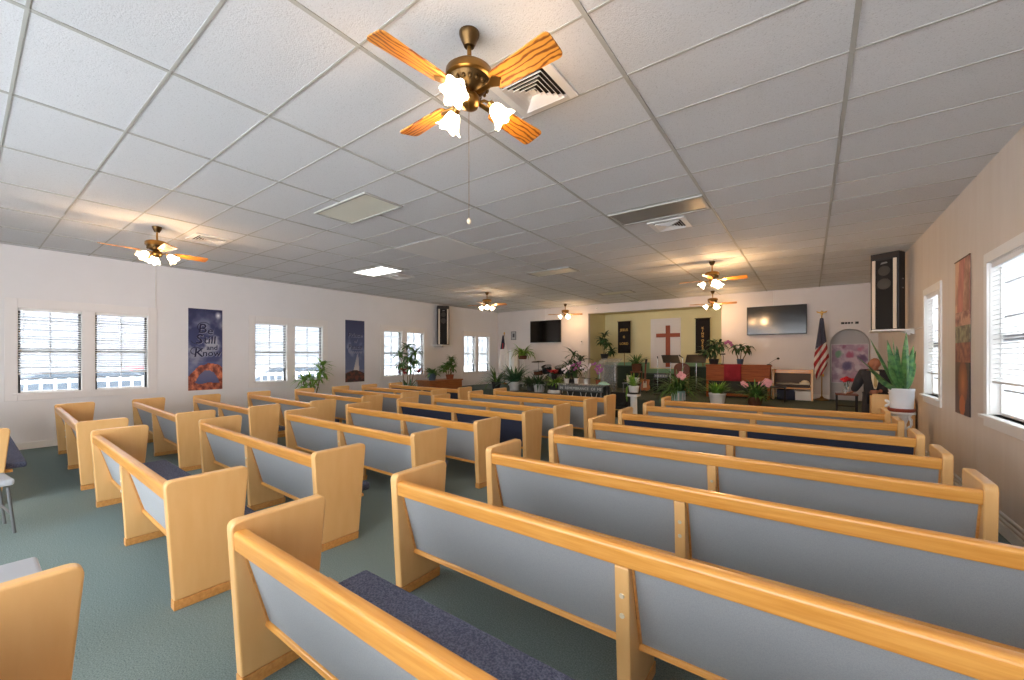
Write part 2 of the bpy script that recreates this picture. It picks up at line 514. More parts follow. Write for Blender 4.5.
# front wall: alcove opening, arched niche, header
AX0, AX1, AZ = -6.69, -2.2, 3.21
NX0, NX1, NZS, NZT, NY = .44, 1.27, 1.93, 2.345, YF + .34
ST = .45
mb = MB()
mb.b(XL - .18, AX0, YF, YF + .16, 0, ZC); mb.b(AX0, AX1, YF, YF + .16, AZ, ZC)
mb.b(AX1, NX0, YF, YF + .16, 0, ZC); mb.b(NX1, XR + .18, YF, YF + .16, 0, ZC)
arch = [((NX0 + NX1) / 2 - math.cos(PI * k / 20) * (NX1 - NX0) / 2, NZS + math.sin(PI * k / 20) * (NZT - NZS)) for k in range(21)]
mb.prism([(NX0, ZC)] + [(NX0, arch[0][1])] + arch[1:-1] + [(NX1, arch[-1][1]), (NX1, ZC)], YF, YF + .16, 'y')
struct(mb.build('wall_front', wall_front_m))
mb = MB()
mb.b(NX0 - .1, NX1 + .1, NY, NY + .05, 0, NZT + .15)
mb.b(NX0 - .08, NX0, YF + .161, NY, 0, NZT + .15); mb.b(NX1, NX1 + .08, YF + .161, NY, 0, NZT + .15)
mb.prism([(NX0, NZT + .1), (NX0, arch[0][1])] + arch[1:-1] + [(NX1, arch[-1][1]), (NX1, NZT + .1)], YF + .161, NY, 'y')
struct(mb.build('wall_niche', niche_m))
mb = MB()
AB = 15.5
mb.b(AX0 - .1, AX0, YF + .161, AB, 0, ZC); mb.b(AX1, AX1 + .1, YF + .161, AB, 0, ZC)
mb.b(AX0 - .1, AX1 + .1, AB, AB + .1, 0, ZC); mb.b(AX0 - .1, AX1 + .1, YF + .161, AB, 3.3, 3.4)
struct(mb.build('wall_alcove', alcove_m))
mb = MB()
for a, c in ((AX0 + .01, -4.9), (-3.72, AX1 - .01)):
    mb.b(a, c, AB - .02, AB, ST, 1.38)
mb.b(-4.9, -3.72, AB - .02, AB, ST, 1.15)
struct(mb.build('trim_3', wains_m))
mb = MB().b(-4.85, -3.77, AB - .03, AB, 1.18, 3.02)
for k in range(1, 8):
    x = -4.85 + 1.08 * k / 8; mb.b(x - .006, x + .006, AB - .036, AB - .03, 1.18, 3.02)
struct(mb.build('trim_4', mat('cross_backing_white', lin(230, 226, 225), .7)))
struct(MB().b(XL, XR, 10.95, YF, 0, ST).b(AX0, AX1, YF, AB, 0, ST).build('floor_stage', stage_carpet))
struct(MB().b(AX1 + .01, NX0 - .02, YF - .02, YF, ST, ST + .12).b(NX1 + .02, XR, YF - .02, YF, ST, ST + .12).b(XL, AX0 - .01, YF - .02, YF, ST, ST + .12).build('baseboard_front', white_m))

# ------------------------------------------------------------------ windows
def flat_x(m, x, y0, y1, z0, z1, t=.03): m.b(x - t / 2, x + t / 2, y0, y1, z0, z1)
wn = 0
sash_grey = mat('sash_grey', lin(150, 154, 158), .5)
def make_window(y0, y1, z0, z1, side, sill_proud, sash_mid):
    """side -1: left wall (looks towards +x), 1: right wall"""
    global wn; wn += 1
    xw = XL if side < 0 else XR
    o = side                                   # outwards
    r = bpy.data.objects.new('window_%d' % wn, None); C.objects.link(r); r['kind'] = 'structure'
    xs = xw + o * .10
    m = MB()                                    # dark aluminium outer frame
    w = .038
    flat_x(m, xs, y0, y0 + w, z0, z1, .07); flat_x(m, xs, y1 - w, y1, z0, z1, .07)
    m.build('jambs', alum_dark if side < 0 else white_m, r)
    m = MB()
    flat_x(m, xs, y0 + w, y1 - w, z0, z0 + .025, .07); flat_x(m, xs, y0 + w, y1 - w, z1 - .03, z1, .07)
    m.build('head_and_sill_frame', white_m, r)
    m = MB()
    flat_x(m, xs, y0 + w, y1 - w, sash_mid - .03, sash_mid + .03, .05)
    flat_x(m, xs, y0 + w, y1 - w, z0 + .235, z0 + .25, .04)
    m.build('meeting_rail', sash_grey, r)
    m = MB()
    yc = (y0 + y1) / 2
    flat_x(m, xs, yc - .011, yc + .011, z0 + .26, z1 - .03, .03)
    h = (z1 - z0)
    for t in (.34, .64, .86):
        flat_x(m, xs, y0 + w, y1 - w, z0 + h * t - .008, z0 + h * t + .008, .03)
    m.build('muntins', mat('muntin_grey', lin(150, 152, 156), .5) if 'muntin_grey' not in MATS else MATS['muntin_grey'], r)
    m = MB(); flat_x(m, xs + o * .02, y0 + w, y1 - w, z0 + .03, z1 - .03, .004); m.build('pane', glass_m, r)
    m = MB()
    xa, xb = sorted((xw - o * sill_proud, xw + o * .07))
    m.b(xa, xb, y0 - .05, y1 + .05, z0 - .03, z0)
    m.build('sill', white_m if side > 0 else casing_m, r, bevel=.004)
    m = MB()                                    # reveal lining
    xa, xb = sorted((xw, xw + o * .18))
    m.b(xa, xb, y0, y0 + .006, z0, z1); m.b(xa, xb, y1 - .006, y1, z0, z1); m.b(xa, xb, y0, y1, z1 - .006, z1)
    m.build('reveal', white_m, r)
    return r
def make_blind(y0, y1, z0, z1, side, label, tilt=.38, pitch=.042):
    xw = XL if side < 0 else XR
    x = xw + side * .035
    t = thing('window_blind', label, 'blind', (x, (y0 + y1) / 2, z0), 0, 'white slatted window blinds')
    hw = (y1 - y0) / 2 - .012; H = z1 - z0
    MB().b(-.028, .028, -hw, hw, H - .05, H - .007).build('head_rail', blind_m, t, bevel=.003)
    MB().b(-.024, .024, -hw, hw, 0, .022).build('bottom_rail', blind_m, t, bevel=.003)
    m = MB(); z = .05
    while z < H - .06:
        m.box((0, 0, z), (.044, 2 * hw, .0025), Matrix.Rotation(tilt * -side, 3, 'Y')); z += pitch
    m.build('slats', blind_m, t)
    m = MB()
    for yy in (-hw * .6, hw * .6):
        m.tube([(.0, yy, .02), (.0, yy, H - .03)], .0015, 5)
    m.build('ladder_cord', blind_m, t)
    MB().tube([(-side * .03, -hw + .06, H - .03), (-side * .03, -hw + .06, H * .45)], .004, 6).build('tilt_wand', blind_m, t)
    return t
WN = ['first left wall window from the camera', 'second left wall window from the camera',
      'first window after the rock arch poster', 'window just before the dim blue poster',
      'window just after the dim blue poster', 'window beside the left wall speaker, behind the red plant',
      'window after the left wall speaker, nearer the camera', 'last window in the left wall corner by the stage']
for k, (a, c) in enumerate(LW):
    make_window(a, c, WZ0, WZ1, -1, .03, WZ0 + .74)
    low = (1.30, 1.30, 1.31, 1.31, 1.30, 1.30, 1.30, 1.30)[k]
    make_blind(a, c, low, WZ1, -1, 'white slatted blind in the ' + WN[k])
make_window(*RW[0], RZ0, RZ1, 1, .07, RZ0 + .74)
make_window(*RW[1], RZ0, RZ1, 1, .07, RZ0 + .74)
make_blind(*RW[0], 1.36, RZ1, 1, 'white slatted blind in the nearer window of the beige right wall', .35, .047)
make_blind(*RW[1], 1.36, RZ1, 1, 'white slatted blind in the farther window of the beige right wall', .35, .047)
# casing boards round each pair on the left, and round each right window
tn = 5
for a, c in ((0, 1), (2, 3), (4, 5), (6, 7)):
    y0, y1 = LW[a][0], LW[c][1]; m0, m1 = LW[a][1], LW[c][0]
    px = .14 if c < 6 else .05
    m = MB(); e = XL + .016
    m.b(XL, e, y0 - px, y0, WZ0 - .13, WZ1 + .16); m.b(XL, e, y1, y1 + px, WZ0 - .13, WZ1 + .16)
    m.b(XL, e, y0, y1, WZ1, WZ1 + .16); m.b(XL, e, y0, y1, WZ0 - .13, WZ0 - .031); m.b(XL, e, m0, m1, WZ0 - .03, WZ1)
    struct(m.build('trim_%d' % tn, casing_m, bevel=.004)); tn += 1
for a, c in RW:
    m = MB(); e = XR - .022
    m.b(e, XR, a - .09, a, RZ0 - .12, RZ1 + .1); m.b(e, XR, c, c + .09, RZ0 - .12, RZ1 + .1)
    m.b(e, XR, a, c, RZ1, RZ1 + .1); m.b(e, XR, a, c, RZ0 - .12, RZ0 - .031)
    struct(m.build('trim_%d' % tn, white_m, bevel=.004)); tn += 1

# ------------------------------------------------------------------ outside
struct(MB().b(-40, 40, -30, 40, -.6, -.13).build('ground', bounce_yard_m))
fe = thing('picket_fence', 'white picket fence outside the left windows', 'fence', (-12.9, 7.5, -.13))
MB().b(-.02, .02, -9, 9, .25, .33).build('rail', fence_m, fe)
MB().b(-.02, .02, -9, 9, 1.18, 1.25).build('rail', fence_m, fe)
pk = None
for k in range(90):
    y = -8.9 + k * .2
    if pk is None:
        pk = MB().prism([(-.022, 0), (.022, 0), (.022, 1.27), (0, 1.29), (-.022, 1.27)], .02, .045).build('picket', fence_m, fe); pk.location.y = y
    else:
        o = pk.copy(); C.objects.link(o); o.parent = fe; o.location.y = y
nb = thing('neighbouring_house', 'grey sided house across the lot outside the left windows', 'house', (-20, 7, -.13))
m = MB().b(-3, 0, -14, 24, 0, 5)
for k in range(24): m.b(0, .03, -14, 24, k * .2, k * .2 + .17)
m.build('wall', siding_m, nb)
MB().prism([(-3.4, 5), (.4, 5), (-1.5, 6.6)], -14.3, 24.3, 'y').build('roof', mat('roof_grey', lin(140, 140, 142), .9), nb)
for yy in (-8, -2, 4, 9, 15, 20):
    w = MB().b(.03, .07, yy, yy + 1.1, 1.2, 2.6).build('window', fence_m, nb)
    MB().b(.07, .08, yy + .08, yy + 1.02, 1.28, 2.52).build('pane', car_glass, w)
gw = thing('added_backdrop_fence', 'grey board fence added outside the right windows to darken the view', 'fence', (4.6, 9, -.13))  # added backdrop so the view behind the right blinds is darker
m = MB()
for k in range(60): m.b(-.02, .02, -7.5 + k * .25, -7.5 + k * .25 + .235, .05, 3.4)
m.build('boards', siding_m, gw)
for z in (.5, 1.7, 3.0): MB().b(-.07, -.021, -7.5, 7.5, z, z + .1).build('rail', siding_m, gw)
for k in range(7): MB().b(-.12, -.071, -7.4 + k * 2.45, -7.3 + k * 2.45, 0, 3.45).build('post', siding_m, gw)
def car(loc, rz, body, label):
    t = thing('parked_car', label, 'car', loc, rz)
    prof = rounded([(-2.1, .3), (2.15, .3), (2.15, .72), (1.1, .88), (.5, 1.38), (-1.2, 1.4), (-1.95, .95), (-2.15, .8)], [.1, .1, .15, .2, .2, .25, .2, .1], 4)
    MB().prism(prof, -.82, .82, 'y').build('body', body, t, bevel=.06)
    wp = rounded([(1.0, .92), (.47, 1.33), (-1.15, 1.35), (-1.75, .95)], .06, 3)
    for sgn in (-1, 1):
        MB().prism(wp, sgn * .822, sgn * .835, 'y').build('side_window', car_glass, t)
    for sx in (-1.35, 1.35):
        for sy in (-.78, .78):
            w = MB().lathe([(.0, -.1), (.32, -.1), (.34, -.06), (.34, .06), (.32, .1), (0, .1)], M=Matrix.Rotation(PI / 2, 4, 'X'), seg=20).build('wheel', tyre_m, t, smooth=True, loc=(sx, sy, .34))
            MB().lathe([(0, -.105), (.2, -.105), (.2, .105), (0, .105)], M=Matrix.Rotation(PI / 2, 4, 'X'), seg=16).build('hub', chrome, w)
    return t
car((-15.6, 2.3, -.13), PI / 2, car_grey, 'silver car parked beyond the fence, nearest the camera')
car((-17.8, 4.4, -.13), PI / 2, car_red, 'red car parked beyond the fence behind the silver one')
car((-15.2, 7.3, -.13), PI / 2, car_white, 'pale grey car parked beyond the fence outside the second pair of windows')

# ------------------------------------------------------------------ pews
def make_pew(L, panel_m, seat_m, label, inset=(.12, .06)):
    t = thing('church_pew', label, 'pew', (0, 0, 0), 0, 'oak church pews')
    TH = .065; h = L / 2
    prof = rounded([(-.004, .06), (.356, .06), (.425, .835), (-.05, .828)], [0, 0, .05, .045], 6)
    foot = [(-.004, 0), (.345, 0), (.352, .06), (-.004, .06)]
    for s in (-1, 1):
        x0, x1 = (-h, -h + TH) if s < 0 else (h - TH, h)
        e = MB().prism(prof, x0, x1).build('end_panel', wood_z, t, bevel=.011, bseg=3)
        MB().prism(foot, x0 - .003, x1 + .003).build('foot_block', oak_trim, e, bevel=.004)
    sup = [(0, .06), (.335, .06), (.345, .345), (.125, .345), (.112, .27), (.0, .69), (-.034, .69)]
    e = MB().prism(sup, -.033, .033).build('centre_support', wood_z, t, bevel=.006)
    MB().prism(foot, -.036, .036).build('foot_block', oak_trim, e, bevel=.004)
    for z in (.56, .47):
        y = -.028 * z / .69
        MB().lathe([(0, -.006), (.010, -.006), (.012, 0), (0, .0)], M=Matrix.Rotation(-PI / 2, 4, 'X'), c=(0, y + .004, z), seg=12).build('plug', cream_m, e, loc=(0, -.008, 0))
    rail = rounded([(-.034, .692), (.034, .692), (.026, .785), (-.042, .785)], [.006, .006, .026, .026], 5)
    MB().prism(rail, -h + TH, h - TH).build('top_rail', wood_x, t, bevel=.004)
    for s in (-1, 1):
        xa, xb = (-h + TH, -.033) if s < 0 else (.033, h - TH)
        xa += .012; xb -= .012
        MB().prism([(.004, .69), (.034, .69), (.146, .285), (.116, .285)], xa, xb).build('back_panel', panel_m, t)
        for q in (xa - .012, xb):
            MB().prism([(-.004, .69), (.036, .69), (.148, .285), (.108, .285)], q, q + .012).build('panel_edging', oak_trim, t)
        MB().prism(rounded([(.100, .258), (.158, .258), (.152, .286), (.106, .286)], .006, 2), xa - .012, xb + .012).build('lower_rail', wood_x, t)
    MB().b(-h + TH, -.033, .15, .44, .335, .36).b(.033, h - TH, .15, .44, .335, .36).b(-.033, .033, .346, .44, .335, .36).build('seat_board', wood_x, t)
    m = MB().b(-h + TH + inset[0], h - TH - inset[1], .14, .545, .361, .43)
    m.build('seat_cushion', seat_m, t, bevel=.022, bseg=3)
    return t

ORD = ['first', 'second', 'third', 'fourth', 'fifth', 'sixth', 'seventh', 'eighth']
ROWY = {'R': [.81, 1.76, 2.75, 3.80, 4.77, 5.77, 6.87, 7.92], 'M': [.84, 1.79, 2.82, 3.79, 4.82, 5.70, 6.77, 7.68],
        'F': [.92, 1.87, 2.78, 3.76, 4.78, 5.73, 6.60, 7.50]}
ROT = {'R': 0, 'M': -.022, 'F': -.034}
XC = {'R': -.67, 'M': -4.725, 'F': -8.555}
NAVY = {('R', 5), ('M', 4), ('F', 7)}
BLK = {'R': 'the right block', 'M': 'the middle block', 'F': 'the left wall block'}
protos = {}
for b_, LEN in (('R', 3.21), ('M', 2.95), ('F', 2.97)):
    for nv in (False, True):
        rows = [k for k in range(8) if ((b_, k) in NAVY) == nv]
        for k in rows:
            lab = 'oak pew with %s back, %s row from the camera in %s' % ('navy' if nv else 'grey', ORD[k], BLK[b_])
            key = (LEN, nv)
            loc = (XC[b_], ROWY[b_][k], 0)
            if key not in protos:
                protos[key] = make_pew(LEN, navy_fab if nv else grey_fab, navy_seat, lab, (.2, .2) if b_ == 'R' else (.12, .05)); protos[key].location = loc; protos[key].rotation_euler = (0, 0, ROT[b_])
            else:
                dup(protos[key], loc, ROT[b_], lab)
# two more at the left edge of the view
dup(protos[(3.21, False)], (XC['R'], -.14, 0), 0, 'oak pew end cut off at the bottom left corner of the view')
dup(protos[(2.97, False)], (XC['F'], -.09, 0), 0, 'oak pew with dark seat by the window wall at the left edge of the view')

# grey padded chair at the left edge
def make_chair():
    t = thing('padded_chair', 'grey padded metal chair half out of view at the left edge', 'chair', (-7.42, .02, 0), .2)
    MB().b(-.21, .21, -.2, .22, .44, .50).build('seat', mat('chair_vinyl', lin(184, 188, 194), .7), t, bevel=.02, bseg=3)
    MB().b(-.2, .2, -.25, -.215, .62, .92).build('backrest', MATS['chair_vinyl'], t, bevel=.015, bseg=3)
    for sx in (-.2, .2):
        MB().tube([(sx, .18, .43), (sx, .22, .0)], .012).build('leg', steel_grey, t, smooth=True)
        MB().tube([(sx, -.23, .93), (sx, -.21, .45), (sx, -.26, 0)], .012).build('leg', steel_grey, t, smooth=True)
    MB().tube([(-.2, .2, .18), (.2, .2, .18)], .009).build('stretcher', steel_grey, t, smooth=True)
    return t
ch1 = make_chair(); ch1.location = (-6.05, .06, 0); ch1.rotation_euler = (0, 0, .1)
dup(ch1, (-3.30, .04, 0), 0, 'light grey padded chair seat just beyond the cut off pew end, lower left')

# ------------------------------------------------------------------ ceiling fans
def make_fan(label):
    t = thing('ceiling_fan', label, 'ceiling fan', (0, 0, ZC), 0, 'brass ceiling fans with oak blades')
    MB().lathe([(.0, 0), (.06, 0), (.06, -.012), (.054, -.028), (.03, -.08), (0, -.08)]).build('canopy', brass_dark, t, smooth=True)
    MB().tube([(0, 0, -.08), (0, 0, -.22)], .013, 10).build('downrod', brass, t, smooth=True)
    MB().lathe([(0, -.20), (.05, -.202), (.115, -.215), (.138, -.235), (.14, -.275), (.128, -.285), (0, -.285)], seg=36).build('motor_housing', brass, t, smooth=True)
    fb = MB().lathe([(0, -.285), (.122, -.285), (.118, -.30), (.085, -.345), (.06, -.362), (0, -.362)], seg=36)
    for k in range(18):
        q = 2 * PI * k / 18
        fb.ball((math.cos(q) * .108, math.sin(q) * .108, -.318), .012, (1, 1, 1.3), 8, 6)
    fb.build('fretwork_band', brass_dark, t, smooth=True)
    for k in range(4):
        a = k * PI / 2
        out = rounded([(.20, -.058), (.62, -.078), (.62, .078), (.20, .058)], [.03, .035, .035, .03], 5)
        bl = MB().prism(out, -.004, .004, 'z')
        bmesh.ops.transform(bl.bm, matrix=Matrix.Translation((0, 0, -.372)) @ Matrix.Rotation(-.24, 4, 'X'), verts=bl.bm.verts)
        bo = bl.build('blade', blade_m, t, rot=(0, 0, a))
        ir = MB().prism(rounded([(.07, -.014), (.17, -.016), (.22, -.04), (.26, 0), (.22, .04), (.17, .016), (.07, .014)], .012, 3), -.011, -.005, 'z')
        bmesh.ops.transform(ir.bm, matrix=Matrix.Translation((0, 0, -.372)) @ Matrix.Rotation(-.24, 4, 'X'), verts=ir.bm.verts)
        ir.build('blade_bracket', brass, bo, bevel=.002)
    MB().lathe([(0, -.35), (.045, -.35), (.05, -.37), (.062, -.38), (.062, -.41), (.05, -.435), (.02, -.45), (0, -.45)], seg=24).build('light_kit', brass, t, smooth=True)
    for k in range(3):
        a = k * 2 * PI / 3 + math.radians(-65)
        d = Vector((math.cos(a), math.sin(a), 0))
        ax = (d * .72 + Vector((0, 0, -.7))).normalized()
        base = d * .125 + Vector((0, 0, -.395))
        arm = MB().tube([d * .05 + Vector((0, 0, -.40)), d * .09 + Vector((0, 0, -.384)), base], .009, 8)
        arm.tube([base - ax * .005, base + ax * .03], .022, 12)
        ao = arm.build('lamp_arm', brass, t, smooth=True)
        q = Vector((0, 0, 1)).rotation_difference(ax).to_matrix()
        m = MB(); bm = m.bm; rings = []
        for (r, z) in ((.022, .02), (.034, .03), (.045, .055), (.05, .085), (.058, .105), (.072, .122)):
            ring = []
            for s in range(36):
                th = 2 * PI * s / 36
                fl = 1 + (.16 * math.cos(6 * th) * max(0, (z - .06) / .06))
                ring.append(bm.verts.new(base + q @ Vector((r * fl * math.cos(th), r * fl * math.sin(th), z + (.006 * math.cos(6 * th) if z > .1 else 0)))))
            rings.append(ring)
        for i2 in range(len(rings) - 1):
            for s in range(36):
                bm.faces.new((rings[i2][s], rings[i2][(s + 1) % 36], rings[i2 + 1][(s + 1) % 36], rings[i2 + 1][s]))
        sh = m.build('glass_shade', shade_m, t, smooth=True, solid=.003)
        MB().ball(base + ax * .065, .024, (1, 1, 1)).build('bulb', shade_m, sh, smooth=True)
    return t
def chain(t, ln):
    c = MB().tube([(.03, -.03, -.44), (.03, -.03, -.44 - ln)], .0016, 5).build('pull_chain', brass, t)
    MB().ball((.03, -.03, -.44 - ln - .012), .012, (1, 1, 1.4)).build('pull_knob', cream_m, c, smooth=True)
def fan_lights(x, y, rz, power):
    for k in range(3):
        a = k * 2 * PI / 3 + math.radians(-65) + rz
        l = bpy.data.lights.new('fan_bulb', 'POINT')
        l.energy = power; l.color = (1, .58, .26); l.shadow_soft_size = .05
        o = bpy.data.objects.new('fan_bulb', l); C.objects.link(o)
        o.location = (x + math.cos(a) * .265, y + math.sin(a) * .265, ZC - .54)
R5 = math.radians(-5)
fan = make_fan('large brass ceiling fan with oak blades nearest the camera')
fan.location = (-1.615, 1.775, ZC); fan.rotation_euler = (0, 0, R5)
FANS = [(-7.74, 1.72, .03, 'brass ceiling fan with lit lamps over the pews near the first left windows'),
        (-7.75, 9.3, .3, 'brass ceiling fan near the left wall speaker with one bright lamp'),
        (-7.2, 13.1, .5, 'brass ceiling fan in front of the left wall mounted television'),
        (-1.58, 8.94, R5 + .1, 'brass ceiling fan with two bright lamps above the right-hand pews near the stage'),
        (-2.28, 13.0, .15, 'brass ceiling fan hanging just before the stage alcove header')]
for (x, y, r, lab) in FANS: dup(fan, (x, y, ZC), r, lab)
chain(fan, .67)
for (x, y, r, pw) in [(-1.615, 1.775, R5, 4), (-7.74, 1.72, .03, 8), (-7.75, 9.3, .3, 4), (-7.2, 13.1, .5, 5.5), (-1.58, 8.94, R5 + .1, 15), (-2.28, 13.0, .15, 7)]:
    fan_lights(x, y, r, pw)

# ------------------------------------------------------------------ ceiling lights, vents
def ceiling_light(x0, x1, y0, y1, m, label, recess=True):
    t = thing('ceiling_light', label, 'ceiling light', ((x0 + x1) / 2, (y0 + y1) / 2, ZC), 0, 'fluorescent ceiling lights')
    hx, hy = (x1 - x0) / 2, (y1 - y0) / 2; w = .03
    mb = MB().b(-hx, hx, -hy, -hy + w, -.018, -.001).b(-hx, hx, hy - w, hy, -.018, -.001).b(-hx, -hx + w, -hy + w, hy - w, -.018, -.001).b(hx - w, hx, -hy + w, hy - w, -.018, -.001)
    mb.build('frame', tile_grid_m, t)
    MB().b(-hx + w, hx - w, -hy + w, hy - w, -.011, -.005).build('diffuser', m, t)
    return t
ceiling_light(-5.28, -4.14, 2.77, 3.32, diff_off, 'unlit ceiling light panel nearest the camera, left of the big fan')
ceiling_light(-2.19, -1.02, 5.17, 5.69, mat('diffuser_grey', lin(150, 146, 138), .3, coat=.4), 'dark unlit ceiling light panel beside the square vent')
ceiling_light(-8.34, -7.22, 5.22, 5.83, diff_on, 'brightly lit ceiling light panel')
ceiling_light(-5.22, -4.12, 7.66, 8.17, diff_off, 'unlit ceiling light panel over the middle pews')
ceiling_light(-5.2, -4.15, 11.35, 11.85, diff_off, 'unlit ceiling light panel closest to the stage alcove')
cp = tag(MB().b(-5.88, -4.66, 4.51, 5.735, ZC - .012, ZC - .007).build('ceiling_panel', mat('smooth_panel', lin(224, 224, 222), .6), bevel=.002), 'smooth square white panel in the ceiling beyond the lit light', 'ceiling panel')
def vent(x, y, s, label, rz=0):
    t = thing('ceiling_vent', label, 'air vent', (x, y, ZC), rz, 'square ceiling air vents')
    def ring(mb, a, bb, z0, z1):
        for k in range(4):
            M = rotz(k * PI / 2)
            vs = [(-a, -a, z0), (a, -a, z0), (bb, -bb, z1), (-bb, -bb, z1)]
            q = [mb.bm.verts.new(M @ Vector(v)) for v in vs]; mb.bm.faces.new(q)
    h = s / 2
    MB().b(-h * .8, h * .8, -h * .8, h * .8, -.008, -.006).build('shaft', vent_dark, t)  # flat dark plate: the shade behind the louvres is put into its colour
    mb = MB()
    for sx in (-1, 1):
        mb.b(sx * h, sx * h * .74, -h, h, -.022, -.005); mb.b(-h * .74, h * .74, sx * h, sx * h * .74, -.022, -.005)
    mb.build('frame', white_m, t, bevel=.003)
    for k in range(5):
        a = h * (.70 - k * .13)
        mb = MB(); ring(mb, a, a - h * .085, -.040, -.014)
        mb.build('louvre_ring', white_m, t, solid=.003)
    mb = MB().b(-h * .1, h * .1, -h * .1, h * .1, -.034, -.03); mb.build('centre_plate', white_m, t)
    return t
vent(-1.58, 2.41, .47, 'square white ceiling vent next to the nearest fan')
vent(-1.62, 6.04, .50, 'square white ceiling vent beyond the dark light panel')
vent(-7.83, 2.39, .50, 'square white ceiling vent beside the fan near the first left windows')
vent(-7.83, 6.16, .50, 'square ceiling vent beside the lit light panel')
sd = thing('smoke_detector', 'small round white detector on the header above the alcove', 'smoke detector', (-6.35, YF, 3.38))
MB().lathe([(0, 0), (.05, 0), (.05, .02), (.035, .035), (0, .035)], M=Matrix.Rotation(PI / 2, 4, 'X')).build('housing', white_m, sd, smooth=True)
MB().lathe([(0, .034), (.012, .034), (.012, .04), (0, .04)], M=Matrix.Rotation(PI / 2, 4, 'X'), seg=12).build('sensor', steel_grey, sd)

# ------------------------------------------------------------------ posters and banners on the walls
def poster1(u, v):
    n = fbm(u * 2.2, v * 5.2, 3)
    sky = mixc((70, 78, 120), (42, 48, 88), v * 1.6 - .6) if v > .35 else (84, 94, 138)
    cl = max(0, min(1, (n + .22) * 1.6)) * max(0, 1 - abs(v - .60 - (u - .5) * .1) * 2.3)
    sky = mixc(sky, (190, 192, 200), cl)
    dd = math.hypot((u - .87) * .5, v - .93); sky = mixc(sky, (255, 255, 255), max(0, 1 - dd / .055))
    ar_o = .33 - ((u - .62) / .62) ** 2 * .16 + fbm(u * 5, 2) * .02
    ar_i = .245 - ((u - .55) / .34) ** 2 * .13 + fbm(u * 6, 7) * .015
    g0 = .085 + fbm(u * 4, 1) * .02
    rock = mixc((216, 128, 92), (112, 56, 50), .5 + fbm(u * 7, v * 14, 5) * 1.2)
    if v < g0: return rock
    if v < ar_o and not v < ar_i: return rock
    if v < ar_i: return mixc((70, 84, 130), (122, 116, 140), v * 3)
    return sky
pt = thing('wall_poster', 'tall poster of a red rock arch under clouds reading Be Still and Know', 'poster', (XL + .012, 3.29, 1.77), PI / 2)
painted('printed_sheet', .64, 1.82, 44, 120, poster1, pt)
for s, dx, z, sz, sh in (('B', -.07, .46, .30, .12), ('e', .08, .42, .24, .1), ('S', -.13, .22, .30, .12), ('till', .07, .21, .24, .1), ('and', .12, .04, .15, 0), ('K', -.14, -.08, .28, .12), ('now', .11, -.09, .2, .05)):
    text_mesh('lettering_halo', s, sz, halo_m, pt, (dx + .006, -.002, z - .006), extrude=.001, shear=sh, bold=.006)
    text_mesh('lettering', s, sz, ink_m, pt, (dx, -.005, z), extrude=.001, shear=sh, bold=.002)
def swirl(cx, cz, r0, a0, a1, n=22):
    return [(cx + math.cos(a0 + (a1 - a0) * k / n) * r0 * (1 - .6 * k / n), -.006, cz + math.sin(a0 + (a1 - a0) * k / n) * r0 * (1 - .6 * k / n)) for k in range(n + 1)]
m = MB()
m.tube(swirl(-.06, .48, .15, .6, 4.6), .007, 6); m.tube(swirl(-.2, -.05, .12, 0, 5.2), .007, 6); m.tube(swirl(-.16, .22, .12, 3.4, 6.4), .006, 6)
m.build('flourish', ink_m, pt, smooth=True)
def poster2(u, v):
    sky = mixc((116, 132, 170), (40, 54, 92), v) if v > .2 else (118, 128, 156)
    sky = mixc(sky, (170, 178, 204), max(0, fbm(u * 3, v * 5, 9)) * max(0, 1 - abs(v - .52) * 3.5))
    c = .62 + (v - .14) * .25; wdt = .26 * (1 - (v - .14) / .34) + .03
    if .14 < v < .46 and abs(u - c + .06) < wdt * .6: sky = mixc((224, 220, 214), (130, 138, 168), (v - .14) / .34 + max(0, (u - c)) * 2)
    hill = .14 + .05 * math.sin(u * 3.2)
    if v < hill: sky = mixc((112, 66, 60), (58, 50, 54), .5 + fbm(u * 6, v * 20, 2) * 1.5)
    return sky
p2 = thing('wall_poster', 'tall dim blue poster with a pale pointed shape above brown ground', 'poster', (XL + .012, 7.02, 1.77), PI / 2)
painted('printed_sheet', .63, 1.84, 36, 100, poster2, p2)
for s, z, sz in (('Prince', .48, .19), ('of', .30, .14), ('Peace', .12, .2)):
    text_mesh('lettering_halo', s, sz, mat('dim_halo_%s' % s, lin(128, 138, 168), .7), p2, (.008, -.002, z - .01), extrude=.001, shear=.1, bold=.006)
    text_mesh('lettering', s, sz, ink_m, p2, (0, -.005, z), extrude=.001, shear=.1)
m = MB().tube([(-.22 + .44 * k / 30, -.006, -.04 + .035 * math.sin(k * 1.3)) for k in range(31)], .006, 6)
m.build('flourish', halo_m, p2, smooth=True)

def triptych(u, v):
    if v > .66:
        c = mixc((214, 172, 140), (140, 92, 80), u + fbm(u * 3, v * 9, 1) * .9)
        if abs(u - .4 - (v - .8) * .5) < .2: c = mixc((196, 122, 108), (160, 92, 86), .5 + fbm(u * 8, v * 5, 4))
        return c
    if v > .34:
        if v > .57: return mixc((196, 150, 128), (124, 78, 76), .5 + fbm(u * 5, v * 16, 2) * 1.2)
        if v > .46: return mixc((150, 150, 118), (98, 92, 78), .5 + fbm(u * 6, v * 22, 6) * 1.4)
        return mixc((164, 108, 84), (116, 70, 62), .5 + fbm(u * 6, v * 20, 3))
    c = mixc((112, 84, 74), (66, 52, 54), u * .8 + .2)
    if math.hypot(u - .55, (v - .2) * 2.2) < .33: c = mixc((196, 128, 80), (120, 68, 50), math.hypot(u - .55, (v - .2) * 2.2) * 3)
    if math.hypot(u - .5, (v - .06) * 3) < .2: c = (188, 110, 64)
    return c
